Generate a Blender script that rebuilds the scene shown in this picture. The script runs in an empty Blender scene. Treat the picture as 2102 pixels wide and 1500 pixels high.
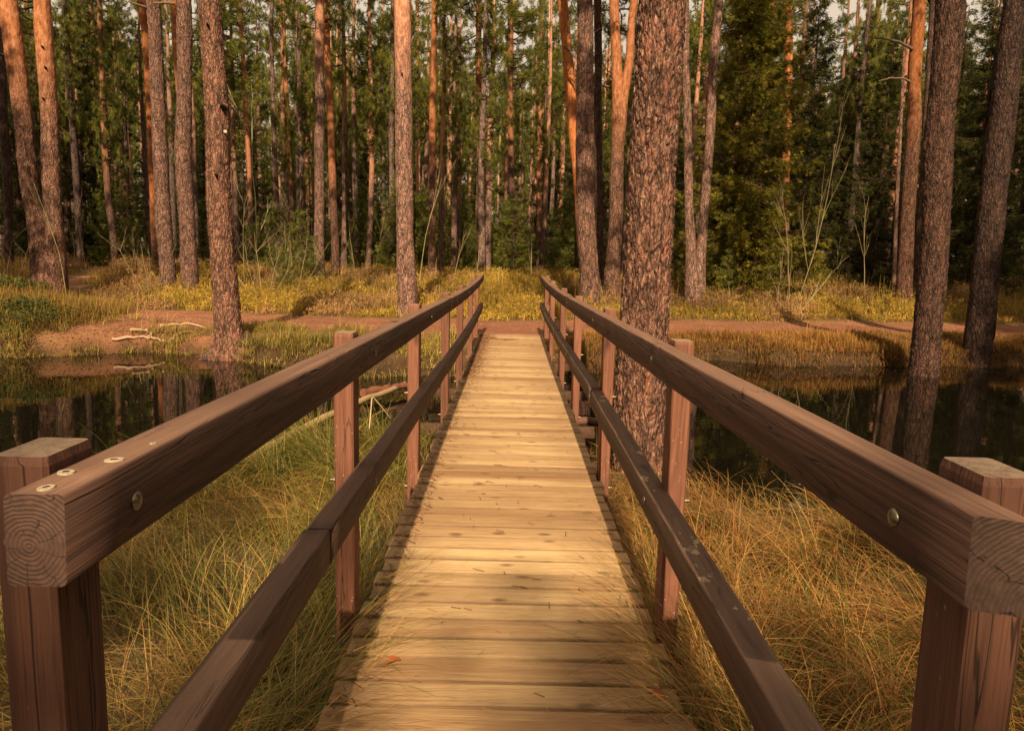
import bpy, math, random
import numpy as np
from mathutils import Vector, Matrix
random.seed(7); RNG = np.random.default_rng(7)
scene = bpy.context.scene
COL = scene.collection
WATER = 0.0
CAMZ = 1.90
F = 1518.0
# ------------------------------------------------------------------ camera
yaw, pit, rol = math.radians(0.207), math.radians(8.14), math.radians(1.44)
r0 = Vector((math.cos(yaw), -math.sin(yaw), 0))
f0 = Vector((math.sin(yaw), math.cos(yaw), 0))
FWD = f0 * math.cos(pit) + Vector((0, 0, -math.sin(pit)))
up0 = f0 * math.sin(pit) + Vector((0, 0, math.cos(pit)))
RIGHT = r0 * math.cos(rol) + up0 * math.sin(rol)
UP = up0 * math.cos(rol) - r0 * math.sin(rol)
CAM = Vector((-0.0155, 0, CAMZ))
cd = bpy.data.cameras.new('camera'); cam = bpy.data.objects.new('camera', cd); COL.objects.link(cam)
cam.matrix_world = Matrix(((RIGHT.x, UP.x, -FWD.x, CAM.x), (RIGHT.y, UP.y, -FWD.y, CAM.y), (RIGHT.z, UP.z, -FWD.z, CAM.z), (0, 0, 0, 1)))
cd.sensor_width = 36; cd.lens = F / 2102 * 36; cd.clip_start = 0.05; cd.clip_end = 2000
scene.camera = cam
# ------------------------------------------------------------------ light
SUN_EL, SUN_AZ = math.radians(33), math.radians(-0.6)      # sun stands behind the camera, slightly to its left
scene.view_settings.view_transform = 'Standard'; scene.view_settings.look = 'None'
scene.view_settings.exposure = 0.70; scene.view_settings.gamma = 1; scene.view_settings.use_curve_mapping = False
w = bpy.data.worlds.new('World'); scene.world = w; w.use_nodes = True
nt = w.node_tree; nt.nodes.clear()
sk = nt.nodes.new('ShaderNodeTexSky'); sk.sky_type = 'NISHITA'; sk.sun_disc = False
sk.sun_elevation = SUN_EL; sk.sun_rotation = math.radians(180) + SUN_AZ
sk.dust_density = 4.0; sk.air_density = 1.0; sk.ozone_density = 0.6
mx = nt.nodes.new('ShaderNodeMix'); mx.data_type = 'RGBA'; mx.inputs[0].default_value = 0.75   # thin warm cloud veil over the sky
mx.inputs[7].default_value = (12.4, 9.7, 6.7, 1)
bg = nt.nodes.new('ShaderNodeBackground'); bg.inputs[1].default_value = 0.050
ow = nt.nodes.new('ShaderNodeOutputWorld')
nt.links.new(sk.outputs[0], mx.inputs[6]); nt.links.new(mx.outputs[2], bg.inputs[0]); nt.links.new(bg.outputs[0], ow.inputs[0])
sl = bpy.data.lights.new('sun', 'SUN'); so = bpy.data.objects.new('sun', sl); COL.objects.link(so)
sl.energy = 5.0; sl.angle = math.radians(0.55); sl.color = (1.0, 0.775, 0.50)
sd = Vector((math.sin(SUN_AZ) * math.cos(SUN_EL), -math.cos(SUN_AZ) * math.cos(SUN_EL), math.sin(SUN_EL)))
so.rotation_euler = sd.to_track_quat('Z', 'Y').to_euler(); so.location = (0, -20, 30)

# ------------------------------------------------------------------ helpers
def at(px, py, Y):
    d = RIGHT * ((px - 1051) / F) + UP * ((750 - py) / F) + FWD
    return CAM + d * (Y / d.y)

def hsh(*a):
    v = np.zeros_like(np.asarray(a[0], dtype=np.float64))
    for i, q in enumerate(a): v = v + np.asarray(q, dtype=np.float64) * (12.9898, 78.233, 37.719, 91.17)[i]
    s = np.sin(v) * 43758.5453
    return s - np.floor(s)

def vnoise(x, y):
    xi, yi = np.floor(x), np.floor(y); fx, fy = x - xi, y - yi
    fx = fx * fx * (3 - 2 * fx); fy = fy * fy * (3 - 2 * fy)
    a, b, c, d = hsh(xi, yi), hsh(xi + 1, yi), hsh(xi, yi + 1), hsh(xi + 1, yi + 1)
    return (a * (1 - fx) + b * fx) * (1 - fy) + (c * (1 - fx) + d * fx) * fy

def fbm(x, y, o=4):
    v = 0; a = .5
    for i in range(o): v = v + a * vnoise(x * 2 ** i + 17.3 * i, y * 2 ** i - 9.1 * i); a *= .5
    return v

def worley(P):
    """F1, F2 distances and cell hash for points P (n,3)"""
    C = np.floor(P); f1 = np.full(len(P), 9.); f2 = np.full(len(P), 9.); idv = np.zeros(len(P))
    for i in (-1, 0, 1):
        for j in (-1, 0, 1):
            for k in (-1, 0, 1):
                Q = C + (i, j, k)
                j3 = np.stack([hsh(Q[:, 0], Q[:, 1], Q[:, 2]), hsh(Q[:, 1], Q[:, 2], Q[:, 0]), hsh(Q[:, 2], Q[:, 0], Q[:, 1])], 1)
                d = np.linalg.norm(Q + j3 - P, axis=1)
                n = d < f1
                f2 = np.where(n, f1, np.minimum(f2, d)); idv = np.where(n, j3[:, 0], idv); f1 = np.where(n, d, f1)
    return f1, f2, idv

def sstep(a, b, x):
    t = np.clip((x - a) / (b - a), 0, 1); return t * t * (3 - 2 * t)

def mesh_np(name, V, Fc, mat=None, tint=None, smooth=False, per=3):
    """V (n,3), Fc (m,per) ints"""
    me = bpy.data.meshes.new(name); V = np.asarray(V, np.float32); Fc = np.asarray(Fc, np.int32)
    me.vertices.add(len(V)); me.vertices.foreach_set('co', V.ravel())
    m, k = Fc.shape
    me.loops.add(m * k); me.loops.foreach_set('vertex_index', Fc.ravel())
    me.polygons.add(m); me.polygons.foreach_set('loop_start', np.arange(0, m * k, k, dtype=np.int32))
    me.polygons.foreach_set('loop_total', np.full(m, k, dtype=np.int32))
    if smooth: me.polygons.foreach_set('use_smooth', np.ones(m, dtype=bool))
    if tint is not None:
        a = me.color_attributes.new('tint', 'FLOAT_COLOR', 'POINT')
        c = np.ones((len(V), 4), np.float32); c[:, :3] = tint; a.data.foreach_set('color', c.ravel())
    me.update(calc_edges=True)
    if mat: me.materials.append(mat)
    return me

def link(name, me, parent=None, loc=None):
    o = bpy.data.objects.new(name, me); COL.objects.link(o)
    if parent: o.parent = parent
    if loc is not None: o.location = loc
    return o

def tag(o, label=None, cat=None, group=None, kind=None):
    if label: o['label'] = label
    if cat: o['category'] = cat
    if group: o['group'] = group
    if kind: o['kind'] = kind
    return o

def thing(name, loc, label, cat, group=None):
    o = bpy.data.objects.new(name, None); COL.objects.link(o); o.location = loc; o.empty_display_size = .2
    return tag(o, label, cat, group)

class MB:
    """collects quads/tris of mixed pieces, triangles only"""
    def __init__(s): s.V = []; s.F = []; s.T = []; s.n = 0
    def add(s, V, Fc, t=(1, 1, 1)):
        V = np.asarray(V, float); Fc = np.asarray(Fc, int)
        if Fc.shape[1] == 4: Fc = np.concatenate([Fc[:, [0, 1, 2]], Fc[:, [0, 2, 3]]])
        t = np.asarray(t, float); t = np.broadcast_to(t, (len(V), 3))
        s.V.append(V); s.F.append(Fc + s.n); s.T.append(t); s.n += len(V)
    def tube(s, pts, rad, seg=6, t=(1, 1, 1), cap=True):
        P = np.asarray(pts, float); n = len(P); rad = np.broadcast_to(np.asarray(rad, float), (n,))
        T = np.gradient(P, axis=0); T /= np.linalg.norm(T, axis=1)[:, None] + 1e-9
        ref = np.array([0, 0, 1.]) if abs(T[0, 2]) < .8 else np.array([1., 0, 0])
        A = np.cross(T, ref); A /= np.linalg.norm(A, axis=1)[:, None] + 1e-9; B = np.cross(T, A)
        th = np.arange(seg) * 2 * math.pi / seg
        V = P[:, None] + rad[:, None, None] * (A[:, None] * np.cos(th)[None, :, None] + B[:, None] * np.sin(th)[None, :, None])
        V = V.reshape(-1, 3); i, j = np.meshgrid(np.arange(n - 1), np.arange(seg), indexing='ij')
        a = i * seg + j; b = i * seg + (j + 1) % seg
        Fq = np.stack([a, b, b + seg, a + seg], -1).reshape(-1, 4)
        s.add(V, Fq, t)
        if cap:
            for e in (0, n - 1):
                k = len(V); c = np.vstack([V[e * seg:(e + 1) * seg], P[e:e + 1]])
                s.add(c, [[x, (x + 1) % seg, seg] for x in range(seg)], t)
    def build(s, name, mat, smooth=False):
        return mesh_np(name, np.concatenate(s.V), np.concatenate(s.F), mat, np.concatenate(s.T), smooth)

# ------------------------------------------------------------------ materials
class N:
    def __init__(s, name):
        s.m = bpy.data.materials.new(name); s.m.use_nodes = True; s.t = s.m.node_tree; s.t.nodes.clear()
        s.out = s.t.nodes.new('ShaderNodeOutputMaterial'); s.b = s.t.nodes.new('ShaderNodeBsdfPrincipled')
        s.t.links.new(s.b.outputs[0], s.out.inputs[0])
    def n(s, ty, **k):
        o = s.t.nodes.new('ShaderNode' + ty)
        for a, b in k.items(): setattr(o, a, b)
        return o
    def l(s, a, b): s.t.links.new(a, b)
    def val(s, sock, v):
        if hasattr(v, 'is_linked') or hasattr(v, 'links'): s.l(v, sock)
        else: sock.default_value = v
    def coords(s, scale=(1, 1, 1), kind='Object'):
        if kind == 'World': src = s.n('NewGeometry').outputs['Position']
        else: src = s.n('TexCoord').outputs[kind]
        mp = s.n('Mapping'); mp.inputs['Scale'].default_value = scale; s.l(src, mp.inputs[0]); return mp
    def shift(s, mp):
        """different piece, different grain"""
        oi = s.n('ObjectInfo'); m = s.math('MULTIPLY', oi.outputs['Random'], 37.0)
        c = s.n('CombineXYZ'); s.l(m, c.inputs[0]); s.l(m, c.inputs[1]); s.l(m, c.inputs[2]); s.l(c.outputs[0], mp.inputs['Location']); return oi
    def noise(s, vec, scale, detail=4, rough=.55, dist=0):
        o = s.n('TexNoise'); o.inputs['Scale'].default_value = scale; o.inputs['Detail'].default_value = detail
        o.inputs['Roughness'].default_value = rough; o.inputs['Distortion'].default_value = dist; s.l(vec.outputs[0], o.inputs['Vector']); return o.outputs['Fac']
    def math(s, op, a, b=0.0, clamp=False):
        o = s.n('Math', operation=op, use_clamp=clamp); s.val(o.inputs[0], a); s.val(o.inputs[1], b); return o.outputs[0]
    def ramp(s, fac, stops):
        o = s.n('ValToRGB'); e = o.color_ramp.elements
        while len(e) < len(stops): e.new(.5)
        for i, (p, c) in enumerate(stops):
            e[i].position = p; e[i].color = (*c, 1) if len(c) == 3 else c
        s.l(fac, o.inputs[0]); return o.outputs[0]
    def mr(s, v, a, b, c=0., d=1.):
        o = s.n('MapRange'); s.l(v, o.inputs[0])
        for i, q in enumerate((a, b, c, d)): o.inputs[i + 1].default_value = q
        return o.outputs[0]
    def mix(s, fac, a, b, mode='MIX'):
        o = s.n('Mix', data_type='RGBA', blend_type=mode); s.val(o.inputs[0], fac)
        for i, q in ((6, a), (7, b)):
            if isinstance(q, tuple): o.inputs[i].default_value = (*q, 1)
            else: s.l(q, o.inputs[i])
        return o.outputs[2]
    def bump(s, h, strength=.5, dist=.01, base=None):
        o = s.n('Bump'); o.inputs['Strength'].default_value = strength; o.inputs['Distance'].default_value = dist
        s.l(h, o.inputs['Height'])
        if base: s.l(base, o.inputs['Normal'])
        return o.outputs[0]

def wood_mat(name, c_dark, c_light, axis, wear=(.30, .20, .13), wear_amt=.0, knots=True, flakes=0., rough=.75, spot=0., cracks=1., edge=0., ringamt=.12, fineamt=.55, rnd=.10, kd=(.05, .16), kscale=(2.2, 5.5), falong=4., galong=1.3):
    s = N(name)
    st = [48., 48., 48.]; st[axis] = galong
    mp = s.coords(tuple(st)); oi = s.shift(mp)
    g = s.noise(mp, 1.0, 5, .6, .6)
    st2 = [210., 210., 210.]; st2[axis] = falong
    mp2 = s.coords(tuple(st2)); s.shift(mp2); g2 = s.noise(mp2, 1.4, 3, .6)
    st3 = [2.4, 2.4, 2.4]; st3[axis] = .9
    mp3 = s.coords(tuple(st3)); s.shift(mp3); g3 = s.noise(mp3, 1.0, 3)
    # growth-ring bands bent round by a slow noise
    st4 = [7., 7., 7.]; st4[axis] = .45
    mp4 = s.coords(tuple(st4)); s.shift(mp4); slow = s.noise(mp4, 1.0, 2, .5, .3)
    rings = s.math('SINE', s.math('MULTIPLY', slow, 85.0)); rings = s.mr(rings, -1, 1)
    v = s.math('ADD', s.math('MULTIPLY', g, .5), s.math('MULTIPLY', g3, .5))
    v = s.math('ADD', v, s.math('MULTIPLY', s.math('SUBTRACT', rings, .5), ringamt))
    v = s.math('ADD', v, s.math('MULTIPLY', s.math('SUBTRACT', oi.outputs['Random'], .5), rnd))
    col = s.ramp(v, [(.28, c_dark), (.50, tuple((a + b) / 2 for a, b in zip(c_dark, c_light))), (.72, c_light)])
    fine = s.mr(g2, .30, .47)
    col = s.mix(s.mr(fine, 0, 1, fineamt, 0), col, (c_dark[0] * .45, c_dark[1] * .42, c_dark[2] * .42))
    cs_ = [16., 16., 16.]; cs_[axis] = .9
    cm = s.coords(tuple(cs_)); s.shift(cm); cn = s.noise(cm, 1.0, 3, .5, .2)
    crack = s.math('MULTIPLY', s.mr(s.math('ABSOLUTE', s.math('SUBTRACT', cn, .5)), .003, .009, 1, 0), s.mr(g3, .46, .54))
    col = s.mix(s.math('MULTIPLY', crack, .8 * cracks), col, (.012, .007, .005))
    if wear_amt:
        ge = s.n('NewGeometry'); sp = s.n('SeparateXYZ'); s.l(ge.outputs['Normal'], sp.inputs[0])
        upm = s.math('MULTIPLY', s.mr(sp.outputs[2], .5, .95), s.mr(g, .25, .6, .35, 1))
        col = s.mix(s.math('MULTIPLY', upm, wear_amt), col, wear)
    if knots:
        kst = [kscale[1]] * 3; kst[axis] = kscale[0]
        km = s.coords(tuple(kst)); s.shift(km)
        vo = s.n('TexVoronoi'); vo.inputs['Scale'].default_value = 1.0; s.l(km.outputs[0], vo.inputs['Vector'])
        kn = s.mr(vo.outputs['Distance'], kd[0], kd[1], 1, 0)
        col = s.mix(s.math('MULTIPLY', kn, .75), col, (c_dark[0] * .4, c_dark[1] * .33, c_dark[2] * .33))
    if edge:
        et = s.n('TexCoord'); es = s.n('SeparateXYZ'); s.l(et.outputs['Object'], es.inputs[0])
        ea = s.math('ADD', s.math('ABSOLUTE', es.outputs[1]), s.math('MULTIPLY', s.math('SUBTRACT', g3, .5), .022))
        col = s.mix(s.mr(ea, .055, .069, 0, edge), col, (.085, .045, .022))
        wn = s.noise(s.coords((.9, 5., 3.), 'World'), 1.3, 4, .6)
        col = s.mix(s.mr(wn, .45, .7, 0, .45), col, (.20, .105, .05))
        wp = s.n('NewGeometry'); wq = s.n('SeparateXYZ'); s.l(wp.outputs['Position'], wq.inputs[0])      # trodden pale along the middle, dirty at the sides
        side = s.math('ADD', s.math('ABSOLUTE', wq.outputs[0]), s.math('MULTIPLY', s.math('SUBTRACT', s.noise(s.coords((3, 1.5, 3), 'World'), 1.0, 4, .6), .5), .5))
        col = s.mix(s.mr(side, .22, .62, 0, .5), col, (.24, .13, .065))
    if flakes:
        fm = s.coords((9, 5, 9)); s.shift(fm); fn = s.noise(fm, 1.6, 5, .7)
        ge2 = s.n('NewGeometry'); sp2 = s.n('SeparateXYZ'); s.l(ge2.outputs['Normal'], sp2.inputs[0])
        fk = s.math('MULTIPLY', s.mr(fn, .60, .64), s.mr(sp2.outputs[2], .6, .95))
        col = s.mix(s.math('MULTIPLY', fk, flakes), col, (.42, .31, .17))
    if spot:
        sm = s.coords((60, 60, 34)); s.shift(sm); vv = s.n('TexVoronoi'); s.l(sm.outputs[0], vv.inputs['Vector']); vv.inputs['Scale'].default_value = 1
        k = s.math('MULTIPLY', s.mr(vv.outputs['Distance'], .10, .17, 1, 0), s.mr(s.noise(s.coords((5, 5, 3)), 1.2, 2), .5, .6))
        col = s.mix(s.math('MULTIPLY', k, spot), col, (.5, .36, .24))
    s.l(col, s.b.inputs['Base Color']); s.b.inputs['Roughness'].default_value = rough
    s.b.inputs['Specular IOR Level'].default_value = .35
    h = s.math('ADD', s.math('MULTIPLY', g2, .6), s.math('MULTIPLY', g, .6)); h = s.math('ADD', h, s.math('MULTIPLY', rings, .12)); h = s.math('SUBTRACT', h, s.math('MULTIPLY', crack, 1.5 * cracks))
    s.l(s.bump(h, .55, .006), s.b.inputs['Normal'])
    return s.m

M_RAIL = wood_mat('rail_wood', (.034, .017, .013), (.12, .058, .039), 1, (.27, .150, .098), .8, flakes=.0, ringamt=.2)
M_LOW = wood_mat('lower_rail_wood', (.055, .030, .020), (.14, .076, .050), 1, (.17, .10, .068), .6, flakes=.8)
M_LOWL = wood_mat('lower_rail_wood_clean', (.050, .027, .019), (.13, .070, .046), 1, (.16, .096, .066), .6)
M_POST = wood_mat('post_wood', (.095, .036, .021), (.26, .105, .06), 2, (.34, .25, .16), .85, spot=.8)
M_POST_SHADED = wood_mat('shaded_post_wood', (.055, .023, .015), (.145, .062, .038), 2, (.30, .22, .15), .85, spot=.8)  # post wood darkened as if in shade, for the nearest pair
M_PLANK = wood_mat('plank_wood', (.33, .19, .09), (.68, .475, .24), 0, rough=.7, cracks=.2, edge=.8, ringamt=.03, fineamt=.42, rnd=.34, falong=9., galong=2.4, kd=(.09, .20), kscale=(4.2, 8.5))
M_BEAM = wood_mat('beam_wood', (.055, .028, .016), (.14, .07, .04), 1)

def endgrain_mat(name, c1, c2, cx, cz):
    s = N(name)
    tc = s.n('TexCoord'); mp = s.n('Mapping'); mp.inputs['Location'].default_value = (-cx, 0, -cz); s.l(tc.outputs['Object'], mp.inputs[0])
    ln = s.n('VectorMath', operation='LENGTH'); fl = s.n('Mapping'); fl.inputs['Scale'].default_value = (1, 0, 1); s.l(mp.outputs[0], fl.inputs[0]); s.l(fl.outputs[0], ln.inputs[0])
    ns = s.noise(mp, 26, 4, .6); r = s.math('ADD', ln.outputs['Value'], s.math('MULTIPLY', ns, .013))
    rg = s.math('SINE', s.math('MULTIPLY', r, 1150)); rg = s.mr(rg, -1, 1)
    n2 = s.noise(mp, 90, 3)
    v = s.math('ADD', s.math('MULTIPLY', rg, .16), s.math('MULTIPLY', n2, .85))
    col = s.ramp(v, [(.15, c1), (.85, c2)])
    # drying cracks run out from the heart
    sp = s.n('SeparateXYZ'); s.l(mp.outputs[0], sp.inputs[0]); an = s.math('ARCTAN2', sp.outputs[2], sp.outputs[0])
    an = s.math('ADD', an, s.math('MULTIPLY', s.noise(mp, 60, 3), .5))
    cr = s.math('ABSOLUTE', s.math('SINE', s.math('MULTIPLY', an, 4.5))); crm = s.math('MULTIPLY', s.mr(cr, .03, .10, 1, 0), s.mr(s.noise(mp, 30, 2), .42, .50))
    col = s.mix(crm, col, (.012, .007, .005))
    s.l(col, s.b.inputs['Base Color']); s.b.inputs['Roughness'].default_value = .85
    s.l(s.bump(s.math('SUBTRACT', rg, s.math('MULTIPLY', crm, 3)), .5, .002), s.b.inputs['Normal']); return s.m

def bark_mat(name):
    s = N(name)
    mp = s.coords((1, 1, .33)); wob = s.n('TexNoise'); wob.inputs['Scale'].default_value = 6; s.l(mp.outputs[0], wob.inputs['Vector'])
    av = s.n('VectorMath', operation='MULTIPLY_ADD'); s.l(wob.outputs['Color'], av.inputs[0]); av.inputs[1].default_value = (.09, .09, .09); s.l(mp.outputs[0], av.inputs[2])
    vo = s.n('TexVoronoi', feature='DISTANCE_TO_EDGE'); vo.inputs['Scale'].default_value = 24; s.l(av.outputs[0], vo.inputs['Vector'])
    vo2 = s.n('TexVoronoi', feature='DISTANCE_TO_EDGE'); vo2.inputs['Scale'].default_value = 52; s.l(av.outputs[0], vo2.inputs['Vector'])
    vc = s.n('TexVoronoi', feature='F1'); vc.inputs['Scale'].default_value = 52; s.l(av.outputs[0], vc.inputs['Vector'])
    sc = s.n('SeparateColor'); s.l(vc.outputs['Color'], sc.inputs[0])
    n1 = s.noise(mp, 62, 6, .75, .4); n0 = s.noise(mp, 2.2, 3); n5 = s.noise(mp, 11, 4, .65)
    v = s.math('ADD', s.math('MULTIPLY', sc.outputs[0], .14), s.math('ADD', s.math('MULTIPLY', n1, .62), s.math('MULTIPLY', n5, .28)))
    low = s.ramp(v, [(.36, (.045, .024, .018)), (.48, (.165, .086, .060)), (.58, (.33, .190, .140)), (.70, (.58, .39, .30))])
    pk = s.math('MULTIPLY', s.mr(sc.outputs[1], .62, .72), s.mr(n5, .45, .62)); pink = s.mix(s.math('MULTIPLY', pk, .75), low, (.42, .165, .11))
    crack = s.math('ADD', s.math('MULTIPLY', s.mr(vo.outputs[0], .0, .11, 1, 0), .7), s.math('MULTIPLY', s.mr(vo2.outputs[0], .0, .16, 1, 0), .45), True)
    av3 = s.n('Mapping'); av3.inputs['Scale'].default_value = (1, 1, .55); s.l(av.outputs[0], av3.inputs[0])
    vo3 = s.n('TexVoronoi', feature='DISTANCE_TO_EDGE'); vo3.inputs['Scale'].default_value = 11; s.l(av3.outputs[0], vo3.inputs['Vector'])
    crack = s.math('MULTIPLY', crack, s.mr(n5, .3, .6, 1, .35)); crack = s.math('ADD', crack, s.mr(vo3.outputs[0], 0, .075, .75, 0), True)
    low = s.mix(s.math('MULTIPLY', crack, .92), pink, (.030, .018, .014))
    # lichen freckles
    ln = s.noise(mp, 30, 5, .7); lm = s.math('MULTIPLY', s.mr(ln, .62, .66), s.mr(s.noise(mp, 3, 2), .5, .62))
    low = s.mix(s.math('MULTIPLY', lm, .6), low, (.30, .27, .15))
    n3 = s.noise(mp, 14, 5, .7)
    hi = s.ramp(n3, [(.30, (.19, .075, .040)), (.5, (.44, .180, .090)), (.72, (.60, .32, .18))])
    hi = s.mix(s.mr(s.noise(mp, 40, 4), .58, .64, 0, .7), hi, (.16, .08, .05))
    # Scots pine: papery orange bark higher up; how high differs from tree to tree (object colour)
    tc = s.n('TexCoord'); sx = s.n('SeparateXYZ'); s.l(tc.outputs['Object'], sx.inputs[0])
    oi = s.n('ObjectInfo'); oc = s.n('SeparateColor'); s.l(oi.outputs['Color'], oc.inputs[0])
    hz = s.math('SUBTRACT', s.math('ADD', sx.outputs[2], s.math('MULTIPLY', s.math('SUBTRACT', n3, .5), 3.0)), s.math('MULTIPLY', oc.outputs[0], 12.0))
    fac = s.mr(hz, -1.2, 1.2)
    col = s.mix(fac, low, hi)
    hs = s.n('HueSaturation'); s.l(col, hs.inputs['Color']); s.l(s.math('MULTIPLY', oc.outputs[1], 1.5), hs.inputs['Value']); s.l(s.math('ADD', oc.outputs[2], .5), hs.inputs['Saturation'])
    s.l(hs.outputs[0], s.b.inputs['Base Color']); s.b.inputs['Roughness'].default_value = .9; s.b.inputs['Specular IOR Level'].default_value = .2
    h = s.math('ADD', s.math('MULTIPLY', s.math('ADD', s.mr(vo.outputs[0], 0, .2), s.math('MULTIPLY', s.mr(vo2.outputs[0], 0, .25), .5)), s.mr(fac, 0, 1, 1, .12)), s.math('MULTIPLY', n1, .6))
    s.l(s.bump(h, .8, .02), s.b.inputs['Normal'])
    return s.m
M_BARK = bark_mat('pine_bark')

def tint_mat(name, rough=.7, trans=.25, var=.25, vs=3.0, spec=.2):
    s = N(name); a = s.n('VertexColor', layer_name='tint')
    mp = s.coords((1, 1, 1), 'World'); nz = s.noise(mp, vs, 3)
    oi = s.n('ObjectInfo'); k = s.math('ADD', s.mr(nz, .3, .7, 1 - var, 1 + var), s.math('MULTIPLY', s.math('SUBTRACT', oi.outputs['Random'], .5), .3))
    cx = s.n('CombineXYZ'); [s.l(k, cx.inputs[i]) for i in range(3)]
    col = s.mix(1.0, a.outputs[0], cx.outputs[0], 'MULTIPLY')
    s.l(col, s.b.inputs['Base Color']); s.b.inputs['Roughness'].default_value = rough; s.b.inputs['Specular IOR Level'].default_value = spec
    if trans:
        tr = s.n('BsdfTranslucent'); s.l(col, tr.inputs[0]); m = s.n('MixShader'); m.inputs[0].default_value = trans
        s.l(s.b.outputs[0], m.inputs[1]); s.l(tr.outputs[0], m.inputs[2]); s.l(m.outputs[0], s.out.inputs[0])
    return s.m
M_LEAF = tint_mat('needles', .6, .4)
M_GRASS = tint_mat('grass_blades', .5, .3, .3, 1.6, .3)
M_HEATH = tint_mat('heath_stems', .8, .25, .45, .35)
M_TWIG = tint_mat('twig_bark', .8, 0, .2)

def ground_mat():
    s = N('forest_ground'); a = s.n('VertexColor', layer_name='tint'); mp = s.coords((1, 1, 1), 'World')
    n1 = s.noise(mp, 3.0, 6, .7); n2 = s.noise(mp, 30, 5, .75)
    st = s.coords((60, 14, 30), 'World'); n3 = s.noise(st, 1, 3, .7, 1.5)
    v = s.math('ADD', s.math('MULTIPLY', n1, .4), s.math('MULTIPLY', n2, .6))
    k = s.mr(v, .3, .7, .45, 1.5); cx = s.n('CombineXYZ'); [s.l(k, cx.inputs[i]) for i in range(3)]
    col = s.mix(1.0, a.outputs[0], cx.outputs[0], 'MULTIPLY')
    col = s.mix(s.mr(n3, .58, .66, 0, .55), col, (.42, .26, .14))      # dry needles and straw
    col = s.mix(s.mr(n2, .60, .7, 0, .4), col, (.06, .035, .02))
    s.l(col, s.b.inputs['Base Color']); s.b.inputs['Roughness'].default_value = .95; s.b.inputs['Specular IOR Level'].default_value = .15
    s.l(s.bump(s.math('ADD', v, s.math('MULTIPLY', n3, .4)), .9, .05), s.b.inputs['Normal']); return s.m

def water_mat():
    s = N('pond_water'); s.b.inputs['Base Color'].default_value = (.006, .005, .003, 1); s.b.inputs['Roughness'].default_value = .015
    s.b.inputs['IOR'].default_value = 1.36; s.b.inputs['Specular IOR Level'].default_value = .42
    mp = s.coords((1, 1.6, 1), 'World'); n = s.noise(mp, 2.2, 2, .4); s.l(s.bump(n, .06, .02), s.b.inputs['Normal']); return s.m

def metal_mat():
    s = N('galvanised_steel'); s.b.inputs['Metallic'].default_value = 1; n = s.noise(s.coords((1, 1, 1)), 120, 3)
    s.l(s.ramp(n, [(.3, (.14, .115, .08)), (.7, (.34, .30, .22))]), s.b.inputs['Base Color']); s.l(s.mr(n, .3, .7, .34, .6), s.b.inputs['Roughness']); return s.m
M_METAL = metal_mat()
def plug_mat():
    s = N('pale_filler'); n = s.noise(s.coords((1, 1, 1)), 160, 4)
    s.l(s.ramp(n, [(.3, (.30, .23, .15)), (.7, (.50, .41, .29))]), s.b.inputs['Base Color']); s.b.inputs['Roughness'].default_value = .8; return s.m
M_PLUG = plug_mat()
def plain(name, c, r=.8):
    s = N(name); n = s.noise(s.coords((1, 1, 1)), 30, 4); s.l(s.ramp(n, [(.3, tuple(q * .6 for q in c)), (.7, tuple(q * 1.2 for q in c))]), s.b.inputs['Base Color'])
    s.b.inputs['Roughness'].default_value = r; return s.m
M_DARK = plain('dark_hollow', (.012, .008, .006))

# ------------------------------------------------------------------ terrain
XF = [-60, -30, -14, -8.6, -6.6, -5.2, -3.7, -2.2, 0, 1.2, 3.0, 3.9, 6, 9, 14, 30, 60]
YF = [13, 12.0, 11.9, 12.7, 13.9, 13.3, 12.5, 11.7, 11.9, 12.5, 14.2, 14.5, 14.0, 14.6, 15.5, 17, 18]
XN = [-60, -14, -7, -5, -3.4, -2.4, -1.9, -1.2, 0, .9, 1.5, 1.9, 2.6, 4, 8, 60]
YN = [5, 5.0, 5.2, 5.0, 4.9, 5.2, 6.3, 7.2, 7.1, 6.5, 5.5, 5.1, 5.0, 4.3, 4.0, 4.0]
def far_bank(x): return np.interp(x, XF, YF) + (vnoise(x * 1.3 + 5, x * 0) - .5) * .5
def near_bank(x): return np.interp(x, XN, YN) + (vnoise(x * 1.7 + 50, x * 0) - .5) * .4
def path_y(x): return np.interp(x, [-30, -14, -9, -4, 0, 5, 10, 20, 40], [22, 18.6, 16.4, 15.9, 15.9, 17.4, 18.3, 19.3, 22])
def side_path(x, y):
    xc = np.interp(y, [15, 19, 24, 32, 42, 60], [-8.6, -11.2, -14.5, -17.5, -24.0, -31]); return np.abs(x - xc)
def H(x, y):
    x = np.asarray(x, float); y = np.asarray(y, float)
    yn, yf = near_bank(x), far_bank(x)
    big = fbm(x * .12 + 3, y * .12, 3) - .45; med = fbm(x * .7, y * .7 + 9, 3) - .45
    near = .20 + .10 * med + .05 * big
    far = .30 + .15 * sstep(0, 1.6, y - yf) + .62 * sstep(17.5, 34, y) + big * .35 * sstep(18, 30, y) + med * .10
    far = far + .62 * np.exp(-((x + 11.3) / 2.8) ** 2 - ((y - 15.2) / 2.0) ** 2)
    far = far + 2.0 * sstep(60, 140, y)
    pd = np.exp(-((y - path_y(x)) / 1.2) ** 2); far = far * (1 - pd * .75) + .43 * pd * .75
    bed = -.7
    a = sstep(-.35, .25, yn - y); b = sstep(-.25, .30, y - yf)
    z = bed + (near - bed) * a + (far - bed) * b
    return z
def Hs(x, y): return float(H(np.array([x]), np.array([y]))[0])

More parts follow.
